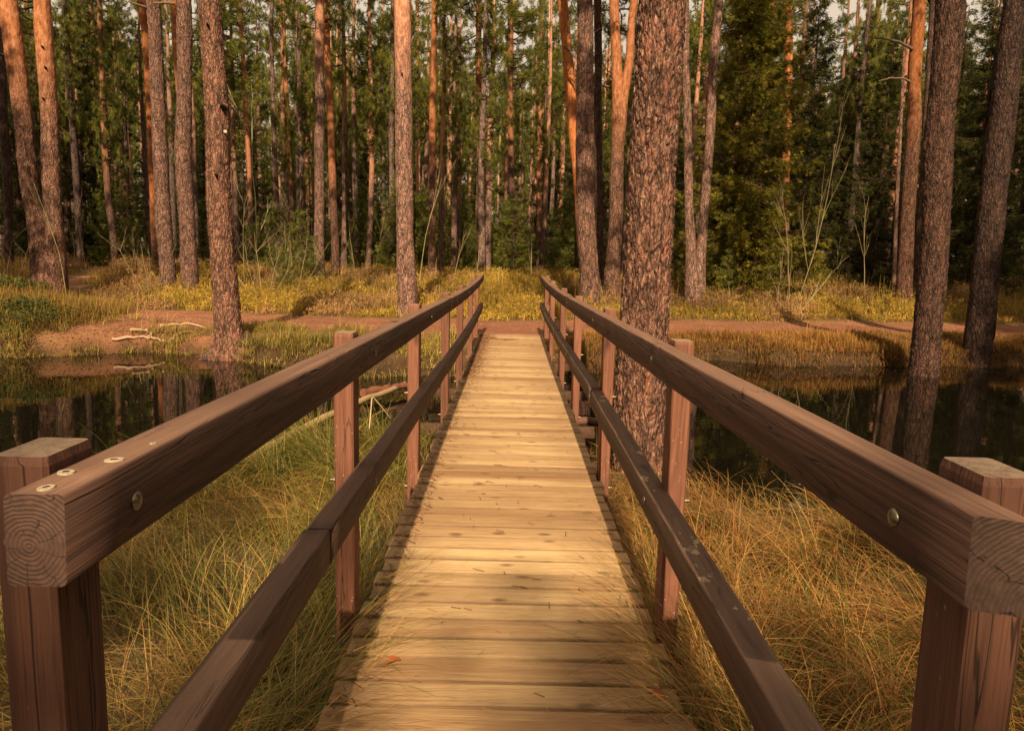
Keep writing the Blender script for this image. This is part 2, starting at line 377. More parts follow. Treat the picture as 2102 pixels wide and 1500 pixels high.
def axis(segs):
    out = []
    for a, b, st in segs: out += list(np.arange(a, b, st))
    return np.array(out + [segs[-1][1]])
gx = axis([(-420, -60, 30), (-60, -20, 2), (-20, -7, .3), (-7, 7, .12), (7, 20, .3), (20, 60, 2), (60, 420, 30)])
gy = axis([(-300, -20, 20), (-20, 0, 1), (0, 9, .12), (9, 20, .14), (20, 45, .5), (45, 150, 3), (150, 600, 30)])
GX, GY = np.meshgrid(gx, gy); GZ = H(GX, GY) + (fbm(GX * 3, GY * 3, 3) - .45) * .05
nx, ny = len(gx), len(gy)
V = np.stack([GX, GY, GZ], -1).reshape(-1, 3)
i, j = np.meshgrid(np.arange(ny - 1), np.arange(nx - 1), indexing='ij'); a = i * nx + j
Fq = np.stack([a, a + 1, a + nx + 1, a + nx], -1).reshape(-1, 4)
X, Y, Z = V.T
pathm = np.exp(-(np.abs(Y - path_y(X)) / 1.75) ** 4) * (Y > 9)
pathm = np.maximum(pathm, .85 * np.exp(-((X + 7) / 2.0) ** 4 - ((Y - 14.5) / 1.7) ** 4))
pathm = np.maximum(pathm, np.exp(-((Y - 14.6) / 1.6) ** 4 - (X / .9) ** 4))
pathm = np.maximum(pathm, .8 * np.exp(-(side_path(X, Y) / .6) ** 4) * sstep(15, 17, Y) * (.4 + .6 * (fbm(X, Y, 3) > .45)))
n = fbm(X * .8, Y * .8, 4)[:, None]
soil = np.array([.22, .125, .05]) * (1 - n) * 1.3 + np.array([.17, .14, .04]) * n
nearsoil = np.array([.16, .105, .05])
dirt = np.array([.36, .145, .085]) * (.75 + .6 * fbm(X * 2, Y * 2, 3)[:, None])
c = np.where((Y < 9)[:, None], nearsoil, soil)
darkf = sstep(26, 50, Y)[:, None]; c = np.where(((Y > 17.6) & (pathm < .3))[:, None], c * .6, c); c = c * (1 - darkf) + np.array([.075, .062, .025]) * darkf  # heath floor painted darker, for the shadows between the clumps
c = c * (1 - pathm[:, None]) + dirt * pathm[:, None]
bk = (sstep(.50, .25, Z) * (Y > 9) * (1 - .7 * ((X > -8.7) & (X < -5.2))))[:, None]; c = c * (1 - bk) + np.array([.085, .048, .024]) * bk
wet = sstep(.16, .02, Z)[:, None]; c = c * (1 - wet) + np.array([.035, .024, .012]) * wet
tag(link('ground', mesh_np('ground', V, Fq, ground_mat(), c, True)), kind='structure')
wx = [-90, 90]; Vw = [(-90, 2.5, WATER), (90, 2.5, WATER), (90, 22, WATER), (-90, 22, WATER)]
tag(link('water', mesh_np('water', Vw, [[0, 1, 2, 3]], water_mat())), kind='structure')

# ------------------------------------------------------------------ bridge
KY = np.array([-1, .9, 3, 5.25, 7.5, 9.75, 12, 13.0, 14.6])
KR = np.array([1.63, 1.612, 1.586, 1.566, 1.542, 1.537, 1.552, 1.575, 1.625])
KD = np.array([.36, .385, .425, .452, .455, .447, .452, .468, .49])
def smooth_interp(y, K, Vv):
    ys = np.asarray(y, float); o = 0
    for d in (-.9, -.45, 0, .45, .9): o = o + np.interp(ys + d, K, Vv)
    return o / 5
railz = lambda y: smooth_interp(y, KY, KR)
deckz = lambda y: smooth_interp(y, KY, KD)
RI, RW, RH = .540, .073, .116
bridge = thing('footbridge', (0, 0, 0), 'long brown wooden footbridge with plank deck and handrails across the dark stream', 'footbridge')

def beam_mesh(name, xa, xb, ys, ztop, h, mat, bev=.006, ends=True, emats=None, skew=0.0, wob=.0015, seed=0):
    """rail swept along y with eased edges"""
    nn = len(ys); b = bev
    prof = [(xa, -b), (xa + b * .3, -b * .3), (xa + b, 0), (xb - b, 0), (xb - b * .3, -b * .3), (xb, -b), (xb, -h + b), (xb - b * .3, -h + b * .3), (xb - b, -h), (xa + b, -h), (xa + b * .3, -h + b * .3), (xa, -h + b)]
    k = len(prof); V = []
    for q, y in enumerate(ys):
        for u, (px, pz) in enumerate(prof):
            ox = wob * (float(vnoise(np.array(y * 2.3 + seed), np.array(float(u // 3)))) - .5) * 2
            oz = wob * (float(vnoise(np.array(y * 1.9 + seed + 7), np.array(float(u // 3)))) - .5) * 2
            sk = skew * (px - xa) if q == 0 else 0
            V.append((px + ox, y + sk, ztop[q] + pz + oz))
    Fc = []
    for q in range(nn - 1):
        for u in range(k):
            a0 = q * k + u; a1 = q * k + (u + 1) % k; Fc.append((a0, a0 + k, a1 + k, a1))
    V = np.array(V); me = bpy.data.meshes.new(name)
    faces = [tuple(f) for f in Fc] + [tuple(range(k)), tuple(reversed(range((nn - 1) * k, nn * k)))]
    me.from_pydata([tuple(v) for v in V], [], faces); me.materials.append(mat)
    if emats: me.materials.append(emats); me.polygons[len(Fc)].material_index = 1; me.polygons[len(Fc) + 1].material_index = 1
    me.polygons.foreach_set('use_smooth', [True] * len(Fc) + [False, False]); me.update()
    return me

def disc_dome(name, r, h, mat, seg=20):
    V = [(0, 0, h)]; Fc = []
    rings = [(.5, .82), (.85, .42), (1, 0.1), (1, -.3)]
    for rr, hh in rings:
        for q in range(seg): a = q * 2 * math.pi / seg; V.append((rr * r * math.cos(a), rr * r * math.sin(a), hh * h))
    for q in range(seg): Fc.append((0, 1 + q, 1 + (q + 1) % seg))
    for m in range(len(rings) - 1):
        for q in range(seg):
            a = 1 + m * seg + q; b = 1 + m * seg + (q + 1) % seg; Fc.append((a, a + seg, b + seg, b))
    me = bpy.data.meshes.new(name); me.from_pydata(V, [], Fc); me.materials.append(mat)
    me.polygons.foreach_set('use_smooth', [True] * len(Fc)); me.update(); return me
BOLT = disc_dome('bolt_head', .0135, .0045, M_METAL)
def nut_mesh():
    mb = MB(); mb.tube([(0, 0, 0), (0, 0, .012)], .013, 6); mb.tube([(0, 0, .010), (0, 0, .028)], .006, 8); return mb.build('bolt_nut', M_METAL)
NUT = nut_mesh()

EG_L = endgrain_mat('end_grain_left', (.030, .016, .012), (.125, .062, .042), -.585, 1.545)
EG_R = endgrain_mat('end_grain_right', (.030, .017, .013), (.12, .066, .046), .645, 1.50)
PY = {-1: [.992, 2.87, 4.93, 7.30, 9.36, 11.75, 13.65], 1: [.998, 2.87, 5.0, 7.33, 9.42, 11.95, 13.95]}
JT = {-1: [.845, 6.55, 10.5, 14.12], 1: [.845, 7.36, 14.28]}
JL = {-1: [.62, 2.13, 6.2, 9.5, 14.10], 1: [.62, 4.98, 9.4, 14.26]}
for s in (-1, 1):
    xi, xo = s * RI, s * (RI + RW); xa, xb = min(xi, xo), max(xi, xo)
    for q in range(len(JT[s]) - 1):
        y0, y1 = JT[s][q], JT[s][q + 1] - .003
        ys = np.linspace(y0, y1, max(6, int((y1 - y0) / .12)))
        me = beam_mesh('handrail', xa, xb, ys, railz(ys) + (0, -.002, .001)[q], RH, M_RAIL, .007, emats=(EG_L if s < 0 else EG_R) if q == 0 else M_RAIL,
                       skew=.0 if s < 0 else -.33, seed=q * 9 + s, wob=.0022)
        o = link('handrail', me, bridge)
    for q in range(len(JL[s]) - 1):
        y0, y1 = JL[s][q], JL[s][q + 1] - .004
        ys = np.linspace(y0, y1, max(6, int((y1 - y0) / .12)))
        dzl = np.interp(ys, [.6, 4.9, 5.2], [-.085, .0, .02]) if s > 0 else np.interp(ys, [.6, 2.1, 2.14, 6.2, 6.4], [.008, .020, .024, .012, 0])
        wx_ = .012 if q == 0 else .002
        me = beam_mesh('lower_rail', xa + .001 - (wx_ if s < 0 else 0), xb - .001 + (wx_ if s > 0 else 0), ys, railz(ys) - .535 + dzl, .112, M_LOW if s > 0 else M_LOWL, .007, seed=q * 5 + s + 40, wob=.003)
        o = link('lower_rail', me, bridge)
        if s > 0: o['label'] = 'lower rail with pale worn paint flakes on its top'
    for q, y in enumerate(PY[s]):
        pw, pdp = .076, .112
        z1 = float(railz(y)) + .013 + .004 * ((q * 7) % 3) + ((.006 if s < 0 else .008) if q == 0 else 0); z0 = min(Hs(s * .65, y), .1) - .55
        px = s * (RI + RW + (.003 if q == 0 else .004) + pw / 2)
        lean = (random.random() - .5) * .012
        zs = np.array([z0, .3, z1 - .012, z1]); V = []; b = .006
        prof = [(-pw / 2, -pdp / 2 + b), (-pw / 2 + b, -pdp / 2), (pw / 2 - b, -pdp / 2), (pw / 2, -pdp / 2 + b), (pw / 2, pdp / 2 - b), (pw / 2 - b, pdp / 2), (-pw / 2 + b, pdp / 2), (-pw / 2, pdp / 2 - b)]
        for zi, zz in enumerate(zs):
            for (u, v) in prof:
                k = .93 if zi == 3 else 1
                V.append((u * k, v * k + lean * (zz - z1), zz - z0))
        Fc = [(a * 8 + u, a * 8 + (u + 1) % 8, a * 8 + 8 + (u + 1) % 8, a * 8 + 8 + u) for a in range(3) for u in range(8)] + [tuple(range(24, 32)), tuple(reversed(range(8)))]
        me = bpy.data.meshes.new('post'); me.from_pydata(V, [], Fc); me.materials.append(M_POST_SHADED if q == 0 else M_POST); me.update()
        if q == 0:
            me.materials.append(endgrain_mat('post_end_grain', (.10, .065, .045), (.30, .21, .15), 0, 0)); 
        post = link('post', me, bridge, (px, y, z0))
        for zz in (float(railz(y)) - .062, float(railz(y)) - .535 - .055 + float(np.interp(y, [.6, 4.9, 5.2], [-.085, .0, .02]) if s > 0 else .012)):
            bo = link('bolt', BOLT, post, (s * (RI - .001) - px, .0 + (.02 if q == 0 else 0), zz - z0)); bo.rotation_euler = (0, -s * math.pi / 2, 0)
            nu = link('nut', NUT, post, (s * pw / 2, 0, zz - z0)); nu.rotation_euler = (0, s * math.pi / 2, 0)
        zz = .42 - .08
        nu = link('nut', NUT, post, (s * pw / 2, 0, zz - z0)); nu.rotation_euler = (0, s * math.pi / 2, 0)
# pale plugs sunk in the top of the left handrail near its end
mb = MB(); th = np.arange(14) * 2 * math.pi / 14
for rr0, rr1, z0_, z1_ in ((.0055, .0125, .0012, .0012), (.0125, .0135, .0012, -.002), (.0, .0055, -.0005, -.0005)):
    A = np.stack([rr0 * np.cos(th), rr0 * np.sin(th), np.full(14, z0_)], 1); B = np.stack([rr1 * np.cos(th), rr1 * np.sin(th), np.full(14, z1_)], 1)
    mb.add(np.vstack([A, B]), [[u, (u + 1) % 14, 14 + (u + 1) % 14, 14 + u] for u in range(14)])
PLUG = mb.build('plug', M_PLUG)
for k, (x, y, sc) in enumerate(((-.574, .868, .9), (-.590, .935, .95), (-.562, 1.0, 1.0), (-.556, 1.1, .45))):
    o = link('plug', PLUG, bridge, (x, y, float(railz(y)) + .0005)); o.scale = (sc * .8, sc, sc); o.rotation_euler = (0, 0, k)
# planks
PLW = .148
def plank_mesh(k):
    r = np.random.default_rng(k); L = .608 + (r.random() - .5) * .02; L2 = .604 + (r.random() - .5) * .02; wd = PLW - .015 - .005 * r.random(); t = .034; b = .006
    xs = np.linspace(-L, L2, 13); cup = (r.random() - .4) * .004; V = []
    prof = [(-wd / 2, -t), (-wd / 2, -b), (-wd / 2 + b * .4, -b * .35), (-wd / 2 + b, 0), (-wd * .17, -cup), (wd * .17, -cup), (wd / 2 - b, 0), (wd / 2 - b * .4, -b * .35), (wd / 2, -b), (wd / 2, -t)]
    kk = len(prof)
    e1, e2 = (r.random(2) - .5) * .006
    for i_, x in enumerate(xs):
        wob = (r.random() - .5) * .0012; sk = e1 * x
        for (u, v) in prof: V.append((x, u + sk + wob * (1 if u > 0 else -1), v))
    Fc = [(a * kk + u, a * kk + (u + 1) % kk, (a + 1) * kk + (u + 1) % kk, (a + 1) * kk + u) for a in range(12) for u in range(kk)]
    Fc += [tuple(reversed(range(kk))), tuple(range(12 * kk, 13 * kk))]
    me = bpy.data.meshes.new('plank'); me.from_pydata(V, [], Fc); me.materials.append(M_PLANK); me.update(); return me
PM = [plank_mesh(k) for k in range(9)]
NP = 93
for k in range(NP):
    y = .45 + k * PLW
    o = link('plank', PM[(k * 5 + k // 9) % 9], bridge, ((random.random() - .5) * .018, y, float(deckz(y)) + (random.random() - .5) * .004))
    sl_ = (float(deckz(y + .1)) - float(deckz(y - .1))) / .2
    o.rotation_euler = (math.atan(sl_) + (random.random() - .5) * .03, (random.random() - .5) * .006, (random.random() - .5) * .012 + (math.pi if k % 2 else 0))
for x in (-.42, .42):
    ys = np.linspace(.4, 14.3, 60)
    link('stringer', beam_mesh('stringer', x - .06, x + .06, ys, deckz(ys) - .042, .19, M_BEAM), bridge)
for q, y in enumerate(PY[1]):
    me = beam_mesh('cross_beam', y - .045, y + .045, np.array([-1.05, -.3, .3, 1.05]), np.full(4, 0.0), .11, M_BEAM, .006)
    o = link('cross_beam', me, bridge, (0, 0, float(deckz(y)) - .235)); 
    V = np.array([v.co[:] for v in me.vertices]); me.vertices.foreach_set('co', np.stack([V[:, 1], V[:, 0] + .1, V[:, 2]], 1).ravel()); me.flip_normals()

# ------------------------------------------------------------------ trunks
def trunk_mesh(pts, rad, seg, dz, fissure=.0, fs=(13, 4.2), flare=1.35, seed=0, flare_h=.7, lobes=3.0):
    """pts local (z rising from 0). resample and displace."""
    P = np.asarray(pts, float); rad = np.asarray(rad, float)
    zz = np.concatenate([np.arange(P[0, 2], P[-1, 2], dz), [P[-1, 2]]])
    cx = np.interp(zz, P[:, 2], P[:, 0]); cy = np.interp(zz, P[:, 2], P[:, 1]); rr = np.interp(zz, P[:, 2], rad)
    if len(zz) > 8:
        ker = np.array([1, 2, 3, 2, 1]) / 9.
        for _ in range(2):
            for arr in (cx, cy, rr): arr[2:-2] = np.convolve(arr, ker, 'valid')
    cx = cx + (vnoise(zz * .6 + seed, zz * 0) - .5) * rr * .35; rr = rr * (1 + (vnoise(zz * 1.1 + seed, zz * 0 + 3) - .5) * .12)
    th = np.arange(seg) * 2 * math.pi / seg
    ZZ, TH = np.meshgrid(zz, th, indexing='ij'); R = np.repeat(rr[:, None], seg, 1)
    fl = np.exp(-(ZZ - zz[0]) / (flare_h * .45)); R = R * (1 + (flare - 1) * fl * (1 + .35 * np.sin(TH * lobes + seed) + .2 * np.sin(TH * 7 + seed * 2)))
    if fissure:
        Q = np.stack([(np.cos(TH) * rr[:, None]) * fs[0], (np.sin(TH) * rr[:, None]) * fs[0], ZZ * fs[1]], -1).reshape(-1, 3)
        Q = Q + (np.stack([vnoise(Q[:, 0] * 2, Q[:, 2] * 2), vnoise(Q[:, 1] * 2, Q[:, 2] * 2 + 9), vnoise(Q[:, 0] * 2 + 4, Q[:, 1] * 2)], 1) - .5) * 1.7 + seed
        f1, f2, idv = worley(Q); d = np.clip((f2 - f1) / .28, 0, 1); d = np.sqrt(d) * (.6 + .8 * idv)
        R = R + (d.reshape(R.shape) - .7) * fissure
        R = R + (vnoise(Q[:, 0] * 3, Q[:, 2] * 5).reshape(R.shape) - .5) * fissure * .4
    Xm = cx[:, None] + R * np.cos(TH); Ym = cy[:, None] + R * np.sin(TH)
    V = np.stack([Xm, Ym, ZZ], -1).reshape(-1, 3)
    i, j = np.meshgrid(np.arange(len(zz) - 1), np.arange(seg), indexing='ij'); a = i * seg + j; b = i * seg + (j + 1) % seg
    return V, np.stack([a, b, b + seg, a + seg], -1).reshape(-1, 4)

def needle_tufts(mb, C, D, n, ln, wd, cols, spread=1.0, rng=RNG):
    """n thin triangles round every centre C (m,3), leaning along D"""
    m = len(C); k = m * n
    c = np.repeat(C, n, 0); d = np.repeat(D, n, 0)
    r = rng.normal(size=(k, 3)); r /= np.linalg.norm(r, axis=1)[:, None]
    dr = d + r * spread; dr /= np.linalg.norm(dr, axis=1)[:, None] + 1e-9
    L = ln * (.6 + .8 * rng.random(k))[:, None]
    sd_ = np.cross(dr, rng.normal(size=(k, 3))); sd_ /= np.linalg.norm(sd_, axis=1)[:, None] + 1e-9
    o = c + r * ln * .35
    p0 = o - sd_ * wd * .5; p1 = o + sd_ * wd * .5; p2 = o + dr * L
    V = np.stack([p0, p1, p2], 1).reshape(-1, 3); Fc = np.arange(3 * k).reshape(-1, 3)
    cc = cols[rng.integers(0, len(cols), m)]; cc = np.repeat(cc, n, 0) * (.75 + .5 * rng.random(k))[:, None]
    mb.add(V, Fc, np.repeat(cc, 3, 0))

PINE_C = np.array([(.145, .150, .022), (.190, .188, .028), (.080, .092, .018), (.25, .23, .034), (.10, .118, .026)])
SPR_C = np.array([(.038, .044, .008), (.060, .062, .010), (.092, .086, .014), (.024, .032, .008)])
BR_C = (.13, .075, .05)

def pine_crown(seed, z0, z1, rad, nb=34, tri=22, big=1.0, density=8):
    r = np.random.default_rng(seed); mb = MB(); Cs = []; Ds = []
    for b in range(nb):
        t = (b + r.random()) / nb; z = z0 + (z1 - z0) * t; az = r.random() * 6.283
        L = rad * (1.0 - .75 * t ** 1.6) * (.55 + .6 * r.random()) * (.55 + .45 * min(1, t * 5 + .3)); rise = .15 + .5 * r.random()
        s_ = np.linspace(0, 1, 6); dirv = np.array([math.cos(az), math.sin(az), 0])
        pts = np.array([0, 0, z]) + dirv * (s_ * L)[:, None] + np.array([0, 0, 1.]) * (s_ ** 1.4 * L * rise - .12 * L * np.sin(s_ * 3.1))[:, None] + (r.random((6, 3)) - .5) * .12 * L * s_[:, None]
        mb.tube(pts, np.linspace(.045, .012, 6) * big, 3, BR_C, cap=False)
        m = max(3, int(density * L)); q = .35 + .65 * r.random(m)
        base = np.stack([np.interp(q, s_, pts[:, k]) for k in range(3)], 1)
        off = r.normal(size=(m, 3)) * np.array([.28, .28, .13]) * (.4 + .25 * L)
        Cs.append(base + off); Ds.append(np.tile(dirv * .5 + np.array([0, 0, .5]), (m, 1)))
    C = np.concatenate(Cs); D = np.concatenate(Ds)
    needle_tufts(mb, C, D, int(tri * 2.3), .17 * big, .024 * big, PINE_C, 1.2, r)
    return mb

def spruce_crown(seed, Ht, R, dz=.32, per=6, tw=9, tri=5, ln=.13, cols=SPR_C, bare=.3, droop=.35):
    r = np.random.default_rng(seed); mb = MB(); C = []; D = []
    z = bare
    while z < Ht - .2:
        t = z / Ht; L0 = R * (1 - t) ** .8 + .12
        for b in range(per):
            az = r.random() * 6.283; L = L0 * (.6 + .55 * r.random()); s_ = np.linspace(0, 1, 5)
            d = np.array([math.cos(az), math.sin(az), 0]); sidev = np.array([-d[1], d[0], 0]); dr = droop * (1 - t * .8)
            zo = -dr * L * s_ + .30 * L * s_ ** 3
            pts = np.array([0, 0, z + r.random() * dz]) + d * (s_ * L)[:, None] + np.array([0, 0, 1.]) * zo[:, None]
            if L > .5: mb.tube(pts, np.linspace(.02, .005, 5) * (.5 + L * .5), 3, BR_C, cap=False)
            m = max(3, int(tw * L)); q = r.random(m) ** .7
            base = np.stack([np.interp(q, s_, pts[:, k]) for k in range(3)], 1)
            wdt = (.10 + .26 * L * (1 - q) * .6)[:, None] * (r.random((m, 1)) * 2 - 1)
            hang = -np.abs(r.normal(size=m)) * .10 * (0.5 + L * .5)
            C.append(base + sidev * wdt + np.stack([0 * q, 0 * q, hang], 1))
            D.append(np.tile(d * .7, (m, 1)) + sidev * np.sign(wdt) * .5 + np.array([0, 0, -.45]))
        z += dz * (.8 + .4 * r.random())
    C = np.concatenate(C); D = np.concatenate(D)
    needle_tufts(mb, C, D, tri + 3, ln * 1.15, ln * .21, cols, .5, r)
    return mb

CROWNS = [pine_crown(100 + k, 0, 8.5, 2.3 + .25 * (k % 3)).build('crown', M_LEAF) for k in range(6)]

def traced_pine(name, label, pts, d, top_h=19, group='pines on the far bank', orange=.42, val=.5, sat=.5, seg=20, dz=.12, fis=.0, crown=True, cscale=1.0, flare=1.3, fs=(13, 4.2), sink=.25, flare_h=.7, stems=None, dy=0.0):
    """pts: (image x, image y, width) bottom to top; trunk stands at distance d"""
    def world(pp):
        out = []
        for (px, py, wd) in pp:
            P = at(px, py, d); out.append((P, wd * d / F / 2))
        return out
    wp = world(pts); bx = wp[0][0].x; bz = Hs(bx, d) - sink
    if wp[0][0].z < bz: bz = wp[0][0].z - .1
    base = Vector((bx, d, bz))
    th_ = thing(name, base, label, 'tree', group)
    def one(wp, first, tag_name='trunk'):
        L = [(p - base, r) for p, r in wp]
        if first: L = [(Vector((L[0][0].x - (L[1][0].x - L[0][0].x) * .2, 0, 0)), L[0][1] * 1.02)] + [q for q in L if q[0].z > .05]
        a, b = L[-2], L[-1]
        sl_ = (b[0] - a[0]) / max(.3, (b[0].z - a[0].z)); ht = top_h - b[0].z
        if ht > 0:
            for k in (.35, .7, 1.0): L.append((b[0] + sl_ * ht * k * (1 - .35 * k) + Vector((0, 0, ht * k - sl_.z * ht * k * (1 - .35 * k))), b[1] * (1 - .75 * k)))
        P = [tuple(p) for p, _ in L]; R = [r for _, r in L]
        V, Fc = trunk_mesh(P, R, seg, dz, fis, fs, flare if first else 1.0, seed=(abs(hash(label)) % 1 + len(label) * 1.7), flare_h=flare_h)
        o = link(tag_name, mesh_np('trunk', V, Fc, M_BARK, None, True), th_); o.color = (orange, val, sat, 1)
        if crown:
            c_ = link('crown', CROWNS[(len(label) * 3 + len(P)) % 6], th_, (P[-1][0] * .5 + P[-2][0] * .5, P[-1][1], top_h - 8.2 * cscale)); c_.scale = (cscale,) * 3; c_.rotation_euler = (0, 0, len(label))
        return o
    one(wp, True)
    if stems: one(world(stems), False, 'trunk')
    return th_, base

def add_branch(th_, base, d, pts, w0, w1, c=(.16, .10, .07), dyy=-.1, name='branch'):
    P = np.array([tuple(at(px, py, d + dyy * 0) - base) for px, py in pts]); n_ = len(P)
    P[:, 1] += dyy - .25 * np.sin(np.linspace(0, 1, n_) * 1.5)
    t = np.linspace(0, n_ - 1, n_ * 4); Q = np.stack([np.interp(t, np.arange(n_), P[:, k]) for k in range(3)], 1)
    Q[1:-1] += (RNG.random((len(Q) - 2, 3)) - .5) * w0 * .5
    mb = MB(); mb.tube(Q, np.linspace(w0, w1, len(Q)), 6, c); return link(name, mb.build(name, M_TWIG, True), th_)

def knots_on(th_, base, d, spots):
    """short dead branch stubs"""
    for (px, py, r_, dx) in spots:
        p = at(px, py, d) - base; mb = MB()
        q0 = np.array([p.x, -.0, p.z]); q1 = q0 + np.array([dx, -.30, .03]); mb.tube([q0, q0 * .5 + q1 * .5, q1], [r_, r_ * .8, r_ * .35], 7, (.035, .022, .017))
        link('branch_stub', mb.build('branch_stub', M_TWIG, True), th_)

# the big pine beside the bridge
t, b = traced_pine('pine_tree', 'massive reddish-barked pine trunk rising right behind the right handrail', [(1316, 1040, 122), (1317, 900, 112), (1323, 760, 98), (1333, 600, 92), (1343, 450, 90), (1350, 250, 88), (1357, 0, 86)], 6.0,
    top_h=21, orange=.95, val=.60, sat=.58, seg=200, dz=.015, fis=.021, fs=(19, 7.5), flare=1.22, flare_h=.8, group=None)
# the pine with its foot in the water, left
t, b = traced_pine('pine_tree', 'pink-brown pine, with broad flared roots standing at the left water edge', [(480, 738, 62), (473, 690, 52), (467, 600, 47), (459, 500, 45), (452, 400, 45), (447, 300, 44), (440, 160, 42), (432, 0, 40)], 13.3,
    orange=.85, val=.66, sat=.60, seg=90, dz=.03, fis=.022, fs=(15, 5), flare=1.5, sink=.0, flare_h=1.0)
mb = MB()
for (a_, L_, r1, hz_) in ((2.9, .80, .15, .50), (3.5, .62, .14, .42), (4.1, .50, .12, .36), (5.3, .50, .11, .32), (5.75, .66, .14, .40), (6.25, .78, .16, .50), (.6, .6, .12, .4), (2.2, .7, .12, .4)):
    s_ = np.linspace(0, 1, 9); rr_ = .14 + L_ * s_; wv = .07 * np.sin(s_ * 5 + a_)
    P = np.stack([np.cos(a_) * rr_ - np.sin(a_) * wv, np.sin(a_) * rr_ * .8 + np.cos(a_) * wv, hz_ * (1 - s_) ** 2.2 - .03], 1)
    mb.tube(P, np.linspace(r1, .04, 9), 10, (.22, .13, .09))
o = link('root', mb.build('root', M_BARK, True), t); o.color = (1, .5, .5, 1)
add_branch(t, b, 13.3, [(463, 274), (476, 276)], .022, .03, (.42, .38, .25), -.05, 'bracket_fungus')
knots_on(t, b, 13.3, [(452, 365, .04, .02), (428, 62, .035, .1), (462, 225, .06, .04)])
for P in ([(330, 668), (380, 664), (440, 676)], [(268, 678), (300, 682), (312, 692), (300, 702)], [(345, 705), (372, 685), (400, 680)], [(230, 700), (300, 700), (345, 708)]):
    Q = []
    for px, py in P:
        for yy in np.arange(12.6, 17, .04):
            p = at(px, py, yy)
            if p.z <= Hs(p.x, yy) + .03: break
        Q.append(np.array((p.x, yy, Hs(p.x, yy) + .03)) - np.array(b))
    Q = np.array(Q); tt = np.linspace(0, len(Q) - 1, 14); Q = np.stack([np.interp(tt, np.arange(len(Q)), Q[:, k]) for k in range(3)], 1); Q[1:-1] += (RNG.random((12, 3)) - .5) * .05
    mb = MB(); mb.tube(Q, np.linspace(.035, .014, 14), 6, (.42, .28, .18)); link('root', mb.build('root', M_TWIG, True), t)
# right-hand pines in the water, bark darkened for the shade on this side
t, b = traced_pine('pine_tree', 'thick dark purple-brown pine standing in the water at the right', [(1893, 778, 60), (1900, 700, 55), (1908, 600, 54), (1918, 450, 53), (1928, 300, 53), (1940, 150, 52), (1952, 0, 52)], 13.35,
    orange=1.0, val=.27, sat=.56, seg=84, dz=.03, fis=.020, fs=(17, 7), flare=1.12, sink=0, flare_h=.5)
t, b = traced_pine('pine_tree', 'rightmost pine, almost black, leaning right out of the water', [(2005, 752, 52), (2018, 650, 50), (2030, 500, 48), (2048, 300, 48), (2070, 120, 46), (2090, 0, 45)], 14.9,
    orange=1.0, val=.17, sat=.45, seg=64, dz=.04, fis=.018, fs=(16, 6), flare=1.12, sink=0, flare_h=.5)
# forked pine left
t, b = traced_pine('pine_tree', 'forked pine at the far left whose two stems part above a broad foot', [(101, 612, 66), (100, 560, 64), (92, 500, 54), (74, 440, 36), (64, 400, 34), (52, 300, 34), (40, 200, 34), (30, 100, 34), (14, 0, 33)], 20.5,
    stems=[(108, 600, 58), (112, 520, 42), (110, 460, 35), (107, 400, 34), (100, 250, 32), (94, 120, 31), (84, 0, 30)], orange=.50, val=.56, sat=.55, seg=44, dz=.06, fis=.020, fs=(13, 4.5), flare=1.15)
knots_on(t, b, 20.5, [(92, 103, .05, .1), (98, 145, .05, .1), (95, 208, .05, .08), (10, 115, .05, -.15)])
t, b = traced_pine('pine_tree', 'slender straight pine left of the pair in front of the path', [(343, 590, 33), (338, 480, 30), (333, 350, 28), (324, 200, 27), (313, 0, 26)], 22.0, orange=.80, val=.56, sat=.46, seg=36, dz=.07, fis=.016)
add_branch(t, b, 22, [(304, 18), (290, 16), (277, 13)], .04, .02)
t, b = traced_pine('pine_tree', 'pine just left of the waterside pine with a bulge in its stem', [(392, 600, 34), (384, 500, 31), (380, 400, 30), (376, 305, 33), (378, 200, 28), (378, 100, 28), (376, 0, 28)], 21.4, orange=.85, val=.54, sat=.48, seg=36, dz=.07, fis=.018)
add_branch(t, b, 21.4, [(362, 10), (340, 13), (326, 15)], .04, .02)
traced_pine('pine_tree', 'thin red pine behind the slender left pine', [(322, 560, 15), (316, 400, 15), (304, 150, 14), (292, 0, 13)], 31, orange=.18, val=.34, sat=.62, group='pines on the far bank')
traced_pine('pine_tree', 'red upper stem glimpsed behind the bulging pine', [(392, 560, 14), (380, 300, 14), (362, 100, 14), (357, 0, 14)], 30, orange=.1, val=.44, sat=.6)
traced_pine('pine_tree', 'grey-brown pine left of a darker twin, left of the bridge', [(657, 572, 22), (656, 400, 20), (656, 200, 18), (657, 0, 17)], 30, orange=.75, val=.58, sat=.42, seg=24, dz=.1, fis=.012)
traced_pine('pine_tree', 'darker thin pine leaning beside the grey-brown one', [(690, 550, 16), (684, 400, 15), (676, 200, 13), (668, 0, 12)], 34, orange=.35, val=.42, sat=.55)
traced_pine('pine_tree', 'tall slim pine in the mid left with sunlit stem', [(601, 540, 12), (597, 400, 11), (588, 200, 10), (579, 0, 9)], 44, orange=.45, val=.50, sat=.52)
traced_pine('pine_tree', 'slim pine curving left of the slender birch', [(516, 540, 10), (511, 330, 9), (500, 130, 8), (491, 0, 8)], 48, orange=.4, val=.50, sat=.52)
t, b = traced_pine('pine_tree', 'bright sunlit pine just left of the bridge with orange upper bark', [(836, 632, 40), (834, 560, 37), (834, 450, 35), (832, 300, 34), (828, 150, 33), (826, 0, 32)], 18.3, orange=.54, val=.76, sat=.44, seg=48, dz=.05, fis=.014, fs=(16, 6.5))
knots_on(t, b, 18.3, [(826, 158, .035, .03)])
